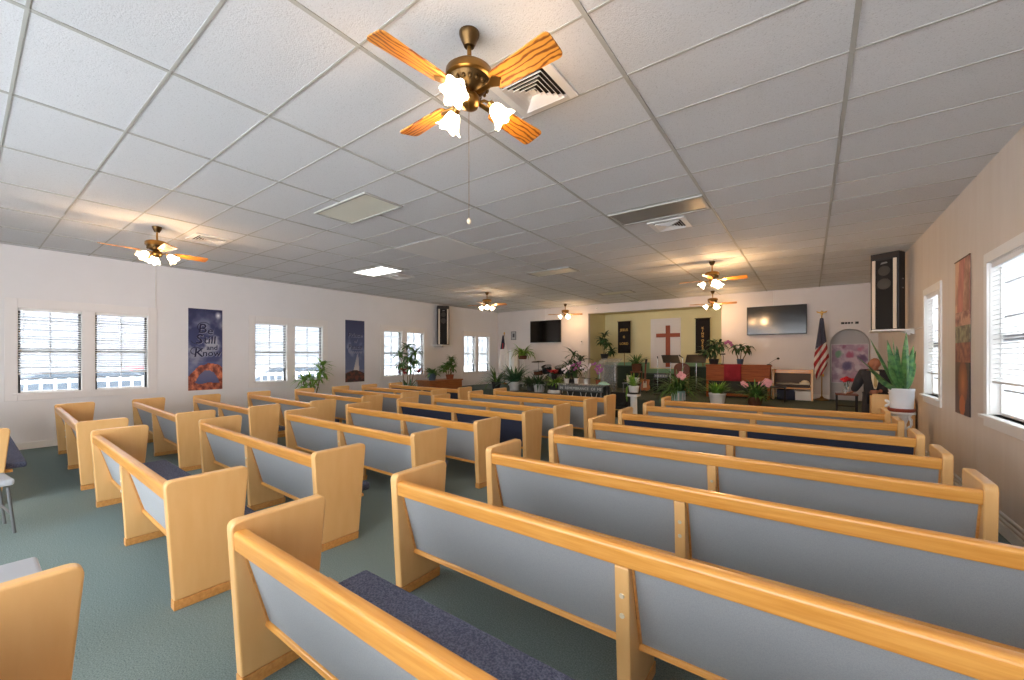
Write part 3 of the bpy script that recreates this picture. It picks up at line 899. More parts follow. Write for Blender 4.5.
bn = thing('wall_banner', 'tall narrow banner of three warm brown pictures between the right wall windows', 'banner', (XR - .012, 6.8, 1.84), -PI / 2)
painted('printed_sheet', .54, 1.78, 36, 110, triptych, bn)
MB().tube([(-.28, .0, .895), (.28, .0, .895)], .008, 8).build('hanging_rod', brass_dark, bn, smooth=True)

# ------------------------------------------------------------------ televisions, speakers, cables
def tv(x0, x1, z0, z1, label):
    t = thing('television', label, 'television', ((x0 + x1) / 2, YF - .066, (z0 + z1) / 2), 0, 'black wall televisions')
    w, h = (x1 - x0) / 2, (z1 - z0) / 2
    MB().b(-w, w, -.025, .025, -h, h).build('casing', black_m, t, bevel=.008)
    MB().b(-w + .02, w - .02, -.0265, -.0235, -h + .025, h - .02).build('screen', black_gloss, t)
    MB().b(-.2, .2, .025, .06, -.15, .15).build('wall_bracket', black_m, t)
    return t
t1 = tv(-9.25, -7.82, 2.17, 3.05, 'black flat television on the front wall above the drums')
t2 = tv(-1.51, -.06, 2.24, 3.07, 'black flat television on the front wall left of the flag')
for (x, z0, lab) in ((-8.55, 3.05, 'thin white cable running up from the television above the drums'), (-.85, 3.07, 'thin white cable running up from the television left of the flag')):
    tag(MB().tube([(x, YF - .012, z0 + .01), (x + .01, YF - .012, z0 + .2), (x, YF - .012, ZC - .01)], .009, 6).build('cable', white_m, smooth=True), lab, 'cable')
tag(MB().tube([(XL + .012, 2.42, ZC - .02), (XL + .012, 2.42, 2.63)], .007, 6).build('cable', white_m, smooth=True), 'thin white cable down the left wall beside the nearest windows', 'cable')
def wall_speaker(loc, rz, label, W=.42, D=.26, H=1.38):
    t = thing('wall_speaker', label, 'speaker', loc, rz, 'tall black wall speakers')
    w = W / 2
    MB().b(-w, w, 0, D, 0, H).build('cabinet', black_m, t, bevel=.008)
    MB().b(-w * .56, w * .56, -.014, 0, .03, H - .13).build('grille', grille_m, t, bevel=.004)
    for s in (-1, 1):
        MB().b(s * w * .62, s * w * .86, -.02, 0, .02, H - .12).build('side_strip', beige_strip, t, bevel=.004)
    for z, r in ((H - .32, .085), (H - .55, .095)):
        MB().lathe([(r - .01, 0), (r, 0), (r, .006), (r - .01, .006)], M=Matrix.Rotation(PI / 2, 4, 'X'), c=(0, -.013, z), seg=28).build('driver_ring', mat('driver_ring_%d' % int(r * 1000 + loc[1]), lin(44, 42, 40), .5), t)
    MB().prism([(-.05, H - .2), (.05, H - .19), (.035, H - .165), (-.03, H - .17)], -.019, -.014, 'y').build('badge', steel_grey, t)
    for z in (.72, .88):
        k = MB().lathe([(0, 0), (.016, 0), (.014, .012), (0, .012)], M=Matrix.Rotation(PI / 2, 4, 'Y'), c=(w, D * .5, z), seg=12); k.build('side_bolt', chrome, t)
    MB().b(-w * .9, w * .9, -.004, 0, H - .09, H - .03).build('port_slot', vent_dark, t)
    return t
wall_speaker((1.06, 9.63, 2.08), -.5, 'tall black speaker with beige strips high on the right wall', .40, .22, 1.36)
wall_speaker((XL + .36, 10.32, 2.03), PI / 4 + .12, 'tall black speaker with pale strips on the left wall between windows', .42, .28, 1.41)
def shelf(x0, x1, y0, y1, z, bx, lab):
    t = thing('speaker_shelf', lab, 'shelf', ((x0 + x1) / 2, (y0 + y1) / 2, z))
    MB().b(x0 - (x0 + x1) / 2, x1 - (x0 + x1) / 2, -(y1 - y0) / 2, (y1 - y0) / 2, -.03, 0).build('board', white_m, t, bevel=.004)
    w = (x1 - x0) / 2
    for yy in (-(y1 - y0) / 3, (y1 - y0) / 3):
        MB().prism([(bx * w, -.03), (bx * w, -.09), (bx * w * .5, -.03)], yy - .01, yy + .01, 'y').build('bracket', white_m, t)
shelf(.88, XR, 9.42, 9.94, 2.08, 1, 'white shelf under the right wall speaker')
shelf(XL, XL + .42, 10.1, 10.7, 2.03, -1, 'white shelf under the left wall speaker')
tag(MB().tube([(XR - .012, 9.4, 2.06), (XR - .012, 9.0, 2.07), (XR - .012, 8.78, 2.07)], .008, 6).build('cable', white_m, smooth=True), 'thin white cable along the right wall from the speaker shelf', 'cable')

# thermostat, framed picture, sign
th = thing('thermostat', 'small pale thermostat on the front wall left of the alcove', 'thermostat', (-6.96, YF, 2.15))
MB().b(-.05, .05, -.025, 0, -.07, .07).build('housing', casing_m, th, bevel=.006)
MB().b(-.03, .03, -.028, -.025, -.0, .05).build('display', steel_grey, th)
fp = thing('framed_picture', 'small framed picture on the front wall in the left corner', 'picture', (-10.15, YF, 2.49))
MB().b(-.13, -.105, -.02, 0, -.18, .18).b(.105, .13, -.02, 0, -.18, .18).b(-.105, .105, -.02, 0, -.18, -.155).b(-.105, .105, -.02, 0, .155, .18).build('frame', steel_grey, fp)
MB().b(-.105, .105, -.01, -.002, -.155, .155).build('print', mat('grey_print', lin(176, 178, 180), .6), fp)
MB().b(-.05, .05, -.012, -.01, -.07, .09).build('portrait_shape', mat('dark_print', lin(84, 84, 88), .7), fp)
sg = thing('wall_sign', 'short row of small black lettering above the arched niche', 'sign', (.87, YF - .005, 2.50))
for dx, w, h in ((-.16, .07, .055), (-.09, .05, .05), (-.03, .05, .05), (.03, .04, .045), (.13, .07, .06)):
    MB().b(dx - w / 2, dx + w / 2, -.012, .0, -h / 2, h / 2).build('letter_block', black_m, sg, bevel=.012)

# ------------------------------------------------------------------ plants
def pot_mesh(r, h, rim=.012, seg=28, taper=.78, ribs=0):
    m = MB()
    m.lathe([(0, 0), (r * taper, 0), (r * .96, h * .86), (r, h * .88), (r, h), (r - rim, h), (r - rim - .01, h * .85), (0, h * .85)], seg=seg)
    return m
def put_pot(t, r, h, m, **k):
    o = pot_mesh(r, h, **k).build('pot', m, t, smooth=True)
    MB().lathe([(0, h * .86), (r * .86, h * .86), (r * .5, h * .89), (0, h * .9)], seg=18).build('soil', soil_m, t, smooth=True)
    return o
def grassy(m, z, n, L, W, droop, r0=.04, tilt=(.6, 1.4), seed=0):
    rnd = random.Random(seed)
    for k in range(n):
        a = rnd.uniform(0, 2 * PI); q = rnd.uniform(0, r0)
        m.leaf((math.cos(a) * q, math.sin(a) * q, z), a + rnd.uniform(-.4, .4), rnd.uniform(*tilt), L * rnd.uniform(.65, 1.1), W * rnd.uniform(.7, 1.2), droop * rnd.uniform(.5, 1.2))
def plant_grassy(loc, label, pot, leafmat, n, L, W, droop, seed, name='potted_plant', tilt=(.6, 1.4), cat='plant'):
    t = thing(name, label, cat, loc)
    r, h, pm = pot
    put_pot(t, r, h, pm)
    m = MB(); grassy(m, h * .88, n, L, W, droop, r * .5, tilt, seed); m.build('foliage', leafmat, t, smooth=True)
    return t
def tuft_on(m, top, n, L, W, droop, rnd, tilt=(-.1, 1.2)):
    for k in range(n):
        a = 2 * PI * k / n + rnd.uniform(-.3, .3)
        m.leaf(top, a, rnd.uniform(*tilt), L * rnd.uniform(.7, 1.1), W * rnd.uniform(.8, 1.1), droop * rnd.uniform(.6, 1.2))
def plant_cane(loc, label, pot, leafmat, canes, n, L, W, droop, seed, name='potted_plant'):
    """woody canes, each with tufts of strap leaves; canes: list of (dx, dy, height)"""
    rnd = random.Random(seed)
    t = thing(name, label, 'plant', loc); r, h, pm = pot
    put_pot(t, r, h, pm)
    f = MB()
    for dx, dy, H in canes:
        b0 = Vector((dx * .3, dy * .3, h * .85)); b1 = Vector((dx, dy, H))
        MB().tube([b0, b0.lerp(b1, .5) + Vector((.01, .01, 0)), b1], [.014, .012, .009], 8).build('stem', stem_m, t, smooth=True)
        tuft_on(f, b1, n, L, W, droop, rnd)
        tuft_on(f, b0.lerp(b1, .8), n * 2 // 3, L * .9, W, droop * 1.2, rnd, (-.3, .7))
    f.build('foliage', leafmat, t, smooth=True)
    return t
def blossoms(t, pts, m, r=.035, name='flowers'):
    mb = MB()
    for p in pts:
        for k in range(5):
            a = 2 * PI * k / 5 + p[0] * 9
            mb.ball((p[0] + math.cos(a) * r * .6, p[1] - .01, p[2] + math.sin(a) * r * .6), r * .62, (1, .4, 1), 8, 6)
        mb.ball((p[0], p[1] - .02, p[2]), r * .35, (1, 1, 1), 8, 6)
    return mb.build(name, m, t, smooth=True)
def orchid(loc, label, pot, sprays, petal, seed):
    t = plant_grassy(loc, label, pot, leaf_b, 7, .2, .055, 1.0, seed, 'orchid', (.2, .9))
    st = MB(); pts = []
    for (dx, dy, H) in sprays:
        p = [(dx * .1, 0, pot[1] * .85), (dx * .25, dy * .3, H * .7), (dx * .6, dy * .7, H), (dx, dy, H - .05)]
        st.tube(p, .005, 6)
        for k in range(5):
            s = k / 4; a = Vector(p[1]).lerp(Vector(p[2]), min(1, s * 1.5)) if s < .66 else Vector(p[2]).lerp(Vector(p[3]), (s - .66) * 3)
            pts.append((a.x + (.03 if k % 2 else -.03), a.y - .02, a.z))
    st.build('flower_stem', leaf_a, t, smooth=True)
    blossoms(t, pts, petal, .03)
    return t

# snake plant on its ornate white stand, by the right wall
SX, SY = 1.115, 8.40
stand = thing('plant_stand', 'ornate white stand under the snake plant by the right wall', 'plant stand', (SX, SY, 0))
MB().lathe([(0, .745), (.13, .745), (.158, .755), (.162, .775), (.15, .785), (0, .785)], seg=32).build('top', white_m, stand, smooth=True)
MB().lathe([(0, 0), (.15, 0), (.15, .04), (.12, .07), (.07, .12), (.06, .3), (.09, .36), (.06, .42), (.055, .6), (.09, .7), (.12, .745), (0, .745)], seg=24).build('pedestal', white_m, stand, smooth=True)
for k in range(4):
    a = k * PI / 2 + .6; d = Vector((math.cos(a), math.sin(a), 0))
    MB().tube([d * .055 + Vector((0, 0, .52)), d * .15 + Vector((0, 0, .58)), d * .15 + Vector((0, 0, .66)), d * .12 + Vector((0, 0, .70)), d * .145 + Vector((0, 0, .745))], .013, 8).build('scroll_bracket', white_m, stand, smooth=True)
sn = thing('snake_plant', 'tall upright snake plant in a white pot on an ornate stand', 'plant', (SX, SY, .786))
MB().lathe([(0, 0), (.14, 0), (.155, .02), (.16, .045), (.15, .05), (0, .05)], seg=32).build('saucer', mat('red_saucer', lin(140, 60, 44), .5), sn, smooth=True)
m = pot_mesh(.15, .30, taper=.88)
po = m.build('pot', mat('white_wrap', lin(228, 230, 234), .6, bump=.5, bscale=22), sn, smooth=True, loc=(0, 0, .051))
bw = MB()
for s in (-1, 1):
    bw.ball((-.165, -.06, .12 + s * .03), .045, (.9, .4, .5), 10, 8, Matrix.Rotation(s * .7, 3, 'Y'))
bw.build('bow', white_m, sn, smooth=True)
MB().lathe([(0, .30), (.125, .30), (0, .31)], seg=18).build('soil', soil_m, sn)
m = MB(); rnd = random.Random(3)
LV = [(-.40, .77), (-.60, .50), (-.23, .74), (-.10, .80), (.10, .86), (.22, .52), (.36, .58), (-.40, .20), (.15, .66), (0, .60), (-.15, .52), (.05, .74), (.26, .70), (-.30, .46),
      (-.05, .66), (.18, .40), (-.22, .33), (.08, .48), (-.02, .50), (.30, .42), (-.12, .70), (.02, .80), (-.50, .34), (-.33, .62), (.12, .58), (-.18, .62), (.2, .62), (-.07, .42), (.34, .30)]
for k, (dx, dz) in enumerate(LV):
    az = (.63 if dx > 0 else .63 + PI) + rnd.uniform(-.4, .4)
    dx *= .98 if dx < 0 else .8
    if math.cos(az) > .74: az = .76
    L = math.hypot(dx, dz) * (1.04 if k < 8 else .98)
    m.leaf((math.cos(az) * .05, math.sin(az) * .05, .30), az, math.atan2(dz, max(.01, abs(dx) - .04)) + .06, L, .084, .12, 7, .35, rnd.uniform(-.8, .8))
m.build('foliage', mat('snake_leaf', lin(112, 156, 92), .35, noise=.8, nscale=12, col2=lin(46, 96, 62), stretch=(1, 1, 1.2)), sn, smooth=True)

# left wall: console with plants
co = thing('console_cabinet', 'brown wooden console against the left wall below the speaker', 'cabinet', (-10.62, 10.15, 0))
MB().b(-.34, .34, -.82, .82, .74, .79).build('top', cabinet_m, co, bevel=.006)
MB().b(-.31, .31, -.79, .79, .06, .74).build('body', cabinet_m, co, bevel=.004)
for s in (-1, 1):
    d = MB().b(.31, .325, s * .4 - .36, s * .4 + .36, .12, .70).build('door', cabinet_m, co, bevel=.004)
    MB().ball((.335, s * .08, .45), .014).build('knob', brass, d, smooth=True)
MB().b(-.29, .29, -.77, .77, 0, .06).build('plinth', black_m, co)
plant_grassy((-10.45, 9.6, .79), 'leafy plant in a blue pot on the console', (.15, .24, blue_pot), leaf_a, 44, .38, .08, 1.6, 11, tilt=(.1, 1.2))
plant_cane((-10.45, 10.45, .79), 'bushy upright plant in a terracotta pot on the console', (.15, .17, terracotta), leaf_a, [(0.0, .1, .62), (-.05, -.3, .40), (.05, .02, .75), (0, -.16, .5), (.03, .12, .4)], 18, .27, .085, 1.4, 12)
t = plant_cane((-10.35, 8.45, 0), 'tall cane plant with red lower leaves before the left wall windows', (.2, .34, dark_pot), leaf_a, [(0, 0, 1.9), (.05, .3, 1.75), (-.02, -.25, 1.65), (.1, .05, 1.5)], 26, .36, .08, 1.7, 13)
m = MB(); rnd = random.Random(5); tuft_on(m, (0, -.15, 1.14), 14, .26, .08, 1.0, rnd); tuft_on(m, (.05, .42, 1.08), 12, .26, .06, .8, rnd); m.build('red_leaves', leaf_red, t, smooth=True)
m = MB(); grassy(m, .5, 26, .5, .08, .9, .1, (.5, 1.4), 8); m.build('lower_foliage', leaf_d, t, smooth=True)
plant_cane((-10.4, 5.3, 0), 'spiky palm-like plant beside the wall under the fourth left window', (.18, .32, brown_pot), leaf_c, [(0.02, .38, 1.38), (-.03, -.1, .98), (.04, .05, 1.05), (.02, .34, 1.2)], 24, .38, .055, 1.4, 14)

# stage row of plants
plant_grassy((-8.95, 11.25, ST), 'grassy arching plant in a dark pot at the left end of the stage front', (.17, .26, dark_pot), leaf_a, 80, .80, .035, 1.6, 21, tilt=(.3, 1.4))
plant_grassy((-8.15, 11.25, ST), 'dense leafy plant in a white pot second along the stage front', (.2, .30, white_pot), leaf_d, 110, .80, .06, 1.4, 22, tilt=(.2, 1.5))
plant_grassy((-7.15, 11.25, ST), 'grassy plant in a white pot on the stage in front of the drums', (.2, .26, white_pot), leaf_b, 120, .56, .035, 1.5, 23, tilt=(.1, 1.4))
t = plant_grassy((-6.55, 11.25, ST), 'yellow green plant in a dark bowl on a white base beside the communion table', (.22, .32, dark_pot), leaf_c, 70, .40, .05, 1.7, 24, tilt=(.2, 1.4))
MB().lathe([(0, .0), (.24, .0), (.24, .06), (.2, .1), (.2, .0)], seg=28).build('saucer', white_pot, t, smooth=True)
plant_grassy((-7.65, 11.5, ST), 'low dark bushy plant in a grey pot between two white pots', (.15, .24, steel_grey), leaf_b, 90, .5, .05, 1.4, 25, tilt=(.1, 1.4))
t = plant_grassy((-2.8, 11.2, ST), 'wide arching fern-like plant in a white and teal striped pot with pink blooms', (.19, .26, teal_pot), leaf_a, 170, .86, .036, 2.1, 26, tilt=(.3, 1.5), name='potted_fern')
m = MB()
for k in range(10):
    a = 2 * PI * k / 10; c0, s0 = math.cos(a), math.sin(a)
    m.box((c0 * .176, s0 * .176, .12), (.04, .016, .2), Matrix.Rotation(a + PI / 2, 3, 'Z'))
m.build('stripes', white_pot, t)
blossoms(t, [(.1, -.1, .72), (.18, -.12, .66), (.05, -.1, .66), (.14, -.14, .60)], pink_m, .05)
plant_grassy((-1.86, 11.2, ST), 'short bright grass plant in a white pot before the piano', (.2, .25, white_pot), leaf_c, 150, .38, .03, 1.2, 27, tilt=(.7, 1.5))
t = plant_grassy((-1.05, 11.2, ST), 'plant with pink flowers at the stage front before the bench', (.17, .2, brown_pot), leaf_a, 120, .56, .035, 1.5, 28, tilt=(.4, 1.5))
blossoms(t, [(.2, -.05, .56), (.27, -.05, .50), (.12, -.06, .52), (.24, -.08, .60), (-.24, -.05, .52), (-.18, -.06, .47), (.3, -.05, .57)], pink_m, .05)

# tall plants on the stage
dr = plant_cane((-6.7, 12.8, ST), 'large strappy dracaena on the stage between drums and pulpit', (.2, .36, dark_pot), leaf_b, [(0, 0, 1.2), (-.2, -.05, .85), (.25, 0, .98), (.05, -.1, .7)], 18, .52, .07, 1.6, 31)
st = thing('plant_stand', 'thin white stand holding a trailing plant in front of the left television', 'plant stand', (-8.72, 12.55, ST))
MB().lathe([(0, 1.03), (.16, 1.03), (.16, 1.05), (0, 1.05)]).build('top', white_m, st)
for k in range(3):
    a = k * 2 * PI / 3
    MB().tube([(math.cos(a) * .06, math.sin(a) * .06, 1.03), (math.cos(a) * .17, math.sin(a) * .17, 0)], .011).build('leg', white_m, st)
plant_grassy((-8.72, 12.55, ST + 1.05), 'variegated trailing plant in a basket pot on the thin white stand', (.18, .14, brown_pot), leaf_c, 46, .66, .07, 2.6, 32, tilt=(.7, 1.5))
st = thing('plant_stand', 'tall dark stand in the alcove corner under a climbing plant', 'plant stand', (-6.2, 14.3, ST))
MB().lathe([(0, 1.03), (.17, 1.03), (.17, 1.06), (0, 1.06)]).build('top', black_m, st)
for k in range(3):
    a = k * 2 * PI / 3 + .4
    MB().tube([(math.cos(a) * .1, math.sin(a) * .1, 1.03), (math.cos(a) * .19, math.sin(a) * .19, 0)], .012).build('leg', black_m, st)
plant_cane((-6.2, 14.3, ST + 1.06), 'tall leafy plant in the left corner of the green alcove', (.15, .2, dark_pot), leaf_b, [(0, 0, .88), (.1, 0, .6), (-.12, 0, .72), (.28, 0, .3)], 18, .32, .09, 1.6, 33)
# pedestal in the aisle
pd = thing('pedestal', 'white column pedestal standing in the aisle before the stage', 'pedestal', (-3.5, 9.85, 0))
MB().b(-.14, .14, -.14, .14, 0, .06).b(-.12, .12, -.12, .12, .06, .09).build('base', white_m, pd, bevel=.006)
MB().lathe([(0, .09), (.095, .09), (.085, .2), (.08, .6), (.09, .63), (0, .63)], seg=24).build('shaft', white_m, pd, smooth=True)
MB().b(-.13, .13, -.13, .13, .63, .69).build('capital', white_m, pd, bevel=.01)
t = plant_grassy((-3.5, 9.85, .69), 'spiky bright plant in a white square pot on the aisle pedestal', (.13, .2, white_pot), leaf_c, 26, .36, .05, .7, 34, tilt=(.7, 1.5))
m = MB()
for (dx, dy, L) in ((-.13, -.05, .3), (-.14, .02, .36), (-.12, -.1, .24)):
    m.tube([(dx * .8, dy, .19), (dx * 1.2, dy, .16), (dx * 1.3, dy, .16 - L)], .012, 6)
m.build('trailing_stems', leaf_c, t, smooth=True)
MB().lathe([(0, 0), (.15, 0), (.16, .02), (.12, .04), (0, .04)]).build('saucer', black_m, t)

# ------------------------------------------------------------------ stage furniture
# communion table
ct = thing('communion_table', 'smoky grey communion table with white etched words, before the stage', 'table', (-5.13, 10.4, 0))
MB().b(-.70, .70, -.26, .26, .80, .84).build('top', acrylic_m, ct, bevel=.005)
MB().b(-.68, .68, -.24, -.225, .64, .80).build('apron', grey_table_m, ct)
for wd_, wx in (('IN', -.58), ('REMEMBRANCE', -.10), ('OF', .40), ('ME', .58)):
    text_mesh('lettering', wd_, .105, etched_m, ct, (wx, -.243, .72), extrude=.001)
for sx in (-.62, .62):
    for sy in (-.2, .2):
        MB().b(sx - .025, sx + .025, sy - .025, sy + .025, 0, .80).build('leg', chrome, ct)
m = MB()
for sx in (-.3, .1, .42):
    m.tube([(sx - .09, -.23, .62), (sx, -.23, .3), (sx + .09, -.23, .62)], .009, 6)
m.build('etched_ornament', etched_m, ct)
MB().b(-.68, .68, .225, .24, .1, .80).build('back_panel', mat('table_back_dark', lin(44, 50, 50), .6), ct)
orchid((-5.68, 10.42, .84), 'white flowering orchid in a white pot at the left end of the communion table', (.075, .13, white_pot), [(.12, 0, .52), (-.1, 0, .44)], white_petal, 41)
orchid((-5.38, 10.45, .84), 'purple orchid in a small white pot on the communion table', (.07, .15, white_pot), [(.15, 0, .62), (-.12, 0, .56)], purple_m, 42)
orchid((-5.06, 10.42, .84), 'pale orchid in a white cube pot near the middle of the communion table', (.075, .15, white_pot), [(.14, .02, .56), (-.14, .02, .5)], white_petal, 43)
orchid((-4.72, 10.45, .84), 'mauve orchid near the right end of the communion table', (.07, .13, terracotta), [(.06, 0, .54), (-.14, 0, .6), (.14, 0, .44)], purple_m, 44)
gc = MB()
gc.ball((0, 0, .03), .1, (1.3, .9, .55), 14, 8); gc.ball((.1, -.02, .02), .07, (1.3, .9, .4), 12, 8)
gc.b(-.13, .16, -.1, .1, 0, .012)
tag(gc.build('folded_cloth', mat('mint_cloth', lin(168, 206, 184), .9), smooth=True, loc=(-4.53, 10.36, .846)), 'crumpled mint green cloth on the right end of the communion table', 'cloth')

# acrylic pulpit on the stage
pu = thing('acrylic_pulpit', 'clear acrylic pulpit with a slanted top on the stage', 'pulpit', (-4.82, 11.45, ST))
MB().b(-.3, .3, -.2, .2, 0, .03).build('base', acrylic_m, pu, bevel=.004)
for s in (-1, 1):
    MB().b(s * .2 - .012, s * .2 + .012, -.12, .12, .03, .93).build('side_panel', acrylic_m, pu)
    MB().tube([(s * .24, -.13, .03), (s * .24, -.13, .98)], .014, 8).build('post', chrome, pu, smooth=True)
MB().b(-.2, .2, -.13, -.12, .1, .95).build('front_panel', acrylic_m, pu)
MB().box((0, 0, 1.0), (.66, .46, .016), Matrix.Rotation(.42, 3, 'X')).build('slanted_top', acrylic_m, pu, bevel=.003)
MB().b(-.2, .2, -.1, .1, .50, .515).build('shelf', acrylic_m, pu)
# small side table with cups
sm_ = thing('side_table', 'small grey side table right of the communion table', 'side table', (-4.12, 11.45, ST))
MB().b(-.22, .22, -.2, .2, .38, .41).build('top', steel_grey, sm_)
for sx in (-.19, .19):
    for sy in (-.17, .17): MB().tube([(sx, sy, .38), (sx, sy, 0)], .012).build('leg', steel_grey, sm_)
def vase(loc, r, h, m, label, name='vase'):
    t = thing(name, label, name.replace('_', ' '), loc)
    MB().lathe([(0, 0), (r * .8, 0), (r, h * .9), (r, h), (r - .01, h), (r * .75, .02), (0, .02)], seg=20).build('body', m, t, smooth=True)
    MB().lathe([(r - .012, h - .006), (r + .006, h - .006), (r + .006, h + .004), (r - .012, h + .004)], seg=20).build('rim', m, t, smooth=True)
    return t
vase((-4.2, 11.42, ST + .41), .07, .2, cream_m, 'cream cylindrical vase on the small grey side table')
vase((-3.99, 11.42, ST + .41), .09, .14, white_pot, 'white bowl-like pot on the small grey side table')
# floor monitor
mo = thing('floor_monitor', 'black wedge floor monitor speaker in front of the stage by the aisle', 'speaker', (-4.08, 10.5, 0))
MB().prism(rounded([(-.24, .02), (.22, .02), (.22, .6), (-.06, .66), (-.24, .30)], .02, 3), -.27, .27).build('cabinet', black_m, mo, bevel=.008)
MB().prism([(-.245, .32), (-.235, .31), (-.06, .648), (-.075, .652)], -.24, .24).build('grille', grille_m, mo)
MB().b(-.06, .06, -.255, -.24, .2, .22).build('badge', gold_m, mo)
MB().b(-.2, .2, -.2, .2, 0, .02).build('base', black_m, mo)

# choir rail in the alcove front
for (x0, x1, lab) in ((-6.3, -4.85, 'dark green panelled rail at the left side of the alcove'), (-3.62, -2.4, 'dark green panelled rail at the right side of the alcove'), (-4.82, -3.66, 'low dark green panel beneath the cross')):
    zt = 1.28 if x0 != -4.82 else 1.02
    t = thing('choir_rail', lab, 'rail', ((x0 + x1) / 2, 14.5, ST))
    w = (x1 - x0) / 2
    MB().b(-w, w, -.03, .03, 0, zt - ST - .04).build('panel', panel_green, t)
    MB().b(-w, w, -.045, .045, zt - ST - .04, zt - ST).build('cap_rail', mat('rail_cap_%d' % int(-x0 * 100), lin(52, 70, 58), .5), t, bevel=.004)
    n = 3
    for k in range(n):
        a = -w + .06 + k * (2 * w - .06) / n
        MB().b(a, a + (2 * w - .06) / n - .06, -.04, -.03, .08, zt - ST - .12).build('raised_panel', panel_green, t, bevel=.004)
# cross
cr = thing('wooden_cross', 'reddish brown wooden cross on the white panel in the alcove', 'cross', (-4.21, AB - .03, 1.22))
MB().b(-.075, .075, -.06, 0, 0, 1.53).build('upright', cross_m, cr, bevel=.005)
MB().b(-.42, -.0751, -.06, 0, 1.10, 1.24).b(.0751, .42, -.06, 0, 1.10, 1.24).build('crossbeam', cross_m, cr, bevel=.005)
# banners
def hang_banner(x0, x1, z0, z1, label, y=AB - .25, stand=True):
    w, h = (x1 - x0) / 2, z1 - z0
    t = thing('hanging_banner', label, 'banner', ((x0 + x1) / 2, y, ST))
    H = z1 - ST
    m = MB(); nx = 12
    for k in range(nx):
        pass
    bm = m.bm; vs = []
    for j in range(9):
        vs.append([bm.verts.new((-w + 2 * w * i / nx, .008 * math.sin(i * 1.3) * (j / 8), H - h * j / 8)) for i in range(nx + 1)])
    for j in range(8):
        for i in range(nx): bm.faces.new((vs[j][i], vs[j + 1][i], vs[j + 1][i + 1], vs[j][i + 1]))
    m.build('cloth', black_cloth, t, smooth=True, solid=.006)
    MB().tube([(-w - .03, .0, H + .005), (w + .03, 0, H + .005)], .012, 8).build('cross_bar', brass_dark, t, smooth=True)
    MB().tube([(0, .03, H), (0, .03, .02)], .012, 8).build('pole', brass, t, smooth=True)
    MB().lathe([(0, 0), (.16, 0), (.15, .02), (.03, .04), (0, .04)], c=(0, .03, 0)).build('base', brass_dark, t, smooth=True)
    return t
hb = hang_banner(-6.05, -5.55, 1.74, 2.96, 'black banner reading JESUS IS LORD on a stand in the alcove')
for s, z, sz in (('JESUS', 2.18, .13), ('IS', 1.91, .12), ('LORD', 1.65, .13)):
    text_mesh('lettering', s, sz, gold_m, hb, (0, -.016, z), extrude=.002, bold=.003)
hb2 = hang_banner(-3.22, -2.76, 1.72, 2.93, 'black banner with gold letters running down it, right of the cross')
for s, z in (('K', 2.14), ('I', 2.045), ('N', 1.95), ('G', 1.855), ('O', 1.71), ('F', 1.62), ('K', 1.53), ('S', 1.44)):
    text_mesh('lettering', s, .105, gold_m, hb2, (0, -.016, z), extrude=.002, bold=.003)

# piano with red cloth
pi_ = thing('upright_piano', 'brown wooden upright piano seen from behind on the stage', 'piano', (-1.64, 12.85, ST))
MB().b(-.8, .8, -.05, .5, .88, .93).build('lid', piano_m, pi_, bevel=.006)
MB().b(-.78, .78, -.03, .45, .47, .88).build('upper_case', piano_m, pi_, bevel=.004)
MB().b(-.74, .74, .0, .44, .02, .47).build('lower_case', mat('piano_cloth_dark', lin(44, 50, 44), .85), pi_)
for s in (-1, 1): MB().b(s * .78, s * .72, -.03, .45, 0, .47).build('side_post', piano_m, pi_, bevel=.004)
MB().b(-.72, .72, -.02, .0, .05, .12).build('bottom_rail', piano_m, pi_)
MB().b(-.7, .7, .5, .72, .55, .65).build('keyboard_shelf', piano_m, pi_)
rc = MB(); bm = rc.bm; vs = []
prof = [(.12, .936), (.0, .936), (-.06, .934), (-.072, .9), (-.072, .75), (-.072, .6), (-.072, .47)]
for (yy, zz) in prof: vs.append([bm.verts.new((-.215 + .43 * i / 14, yy - (.012 * math.sin(i * 1.1) if zz < .88 else 0), zz + .006)) for i in range(15)])
for a in range(len(vs) - 1):
    for i in range(14): bm.faces.new((vs[a][i], vs[a + 1][i], vs[a + 1][i + 1], vs[a][i + 1]))
tag(rc.build('draped_cloth', red_cloth, smooth=True, solid=.008, loc=(-1.74, 12.85, ST)), 'dark red cloth draped over the back of the piano', 'cloth')
plant_cane((-2.28, 13.16, ST + .93), 'wide dark leafy plant on the left end of the piano', (.14, .16, dark_pot), leaf_b, [(0, 0, .45), (-.2, 0, .36), (.16, 0, .58), (.0, 0, .62)], 17, .38, .07, 2.0, 51)
t = plant_cane((-1.6, 13.18, ST + .93), 'slim drooping plant with a purple spray on the piano top', (.09, .16, blue_pot), leaf_b, [(.02, 0, .52), (-.16, 0, .5), (.2, 0, .45)], 9, .28, .07, 2.0, 52)
blossoms(t, [(-.3, -.05, .66), (-.24, -.05, .62), (-.36, -.05, .62), (-.2, -.05, .55)], purple_m, .04)
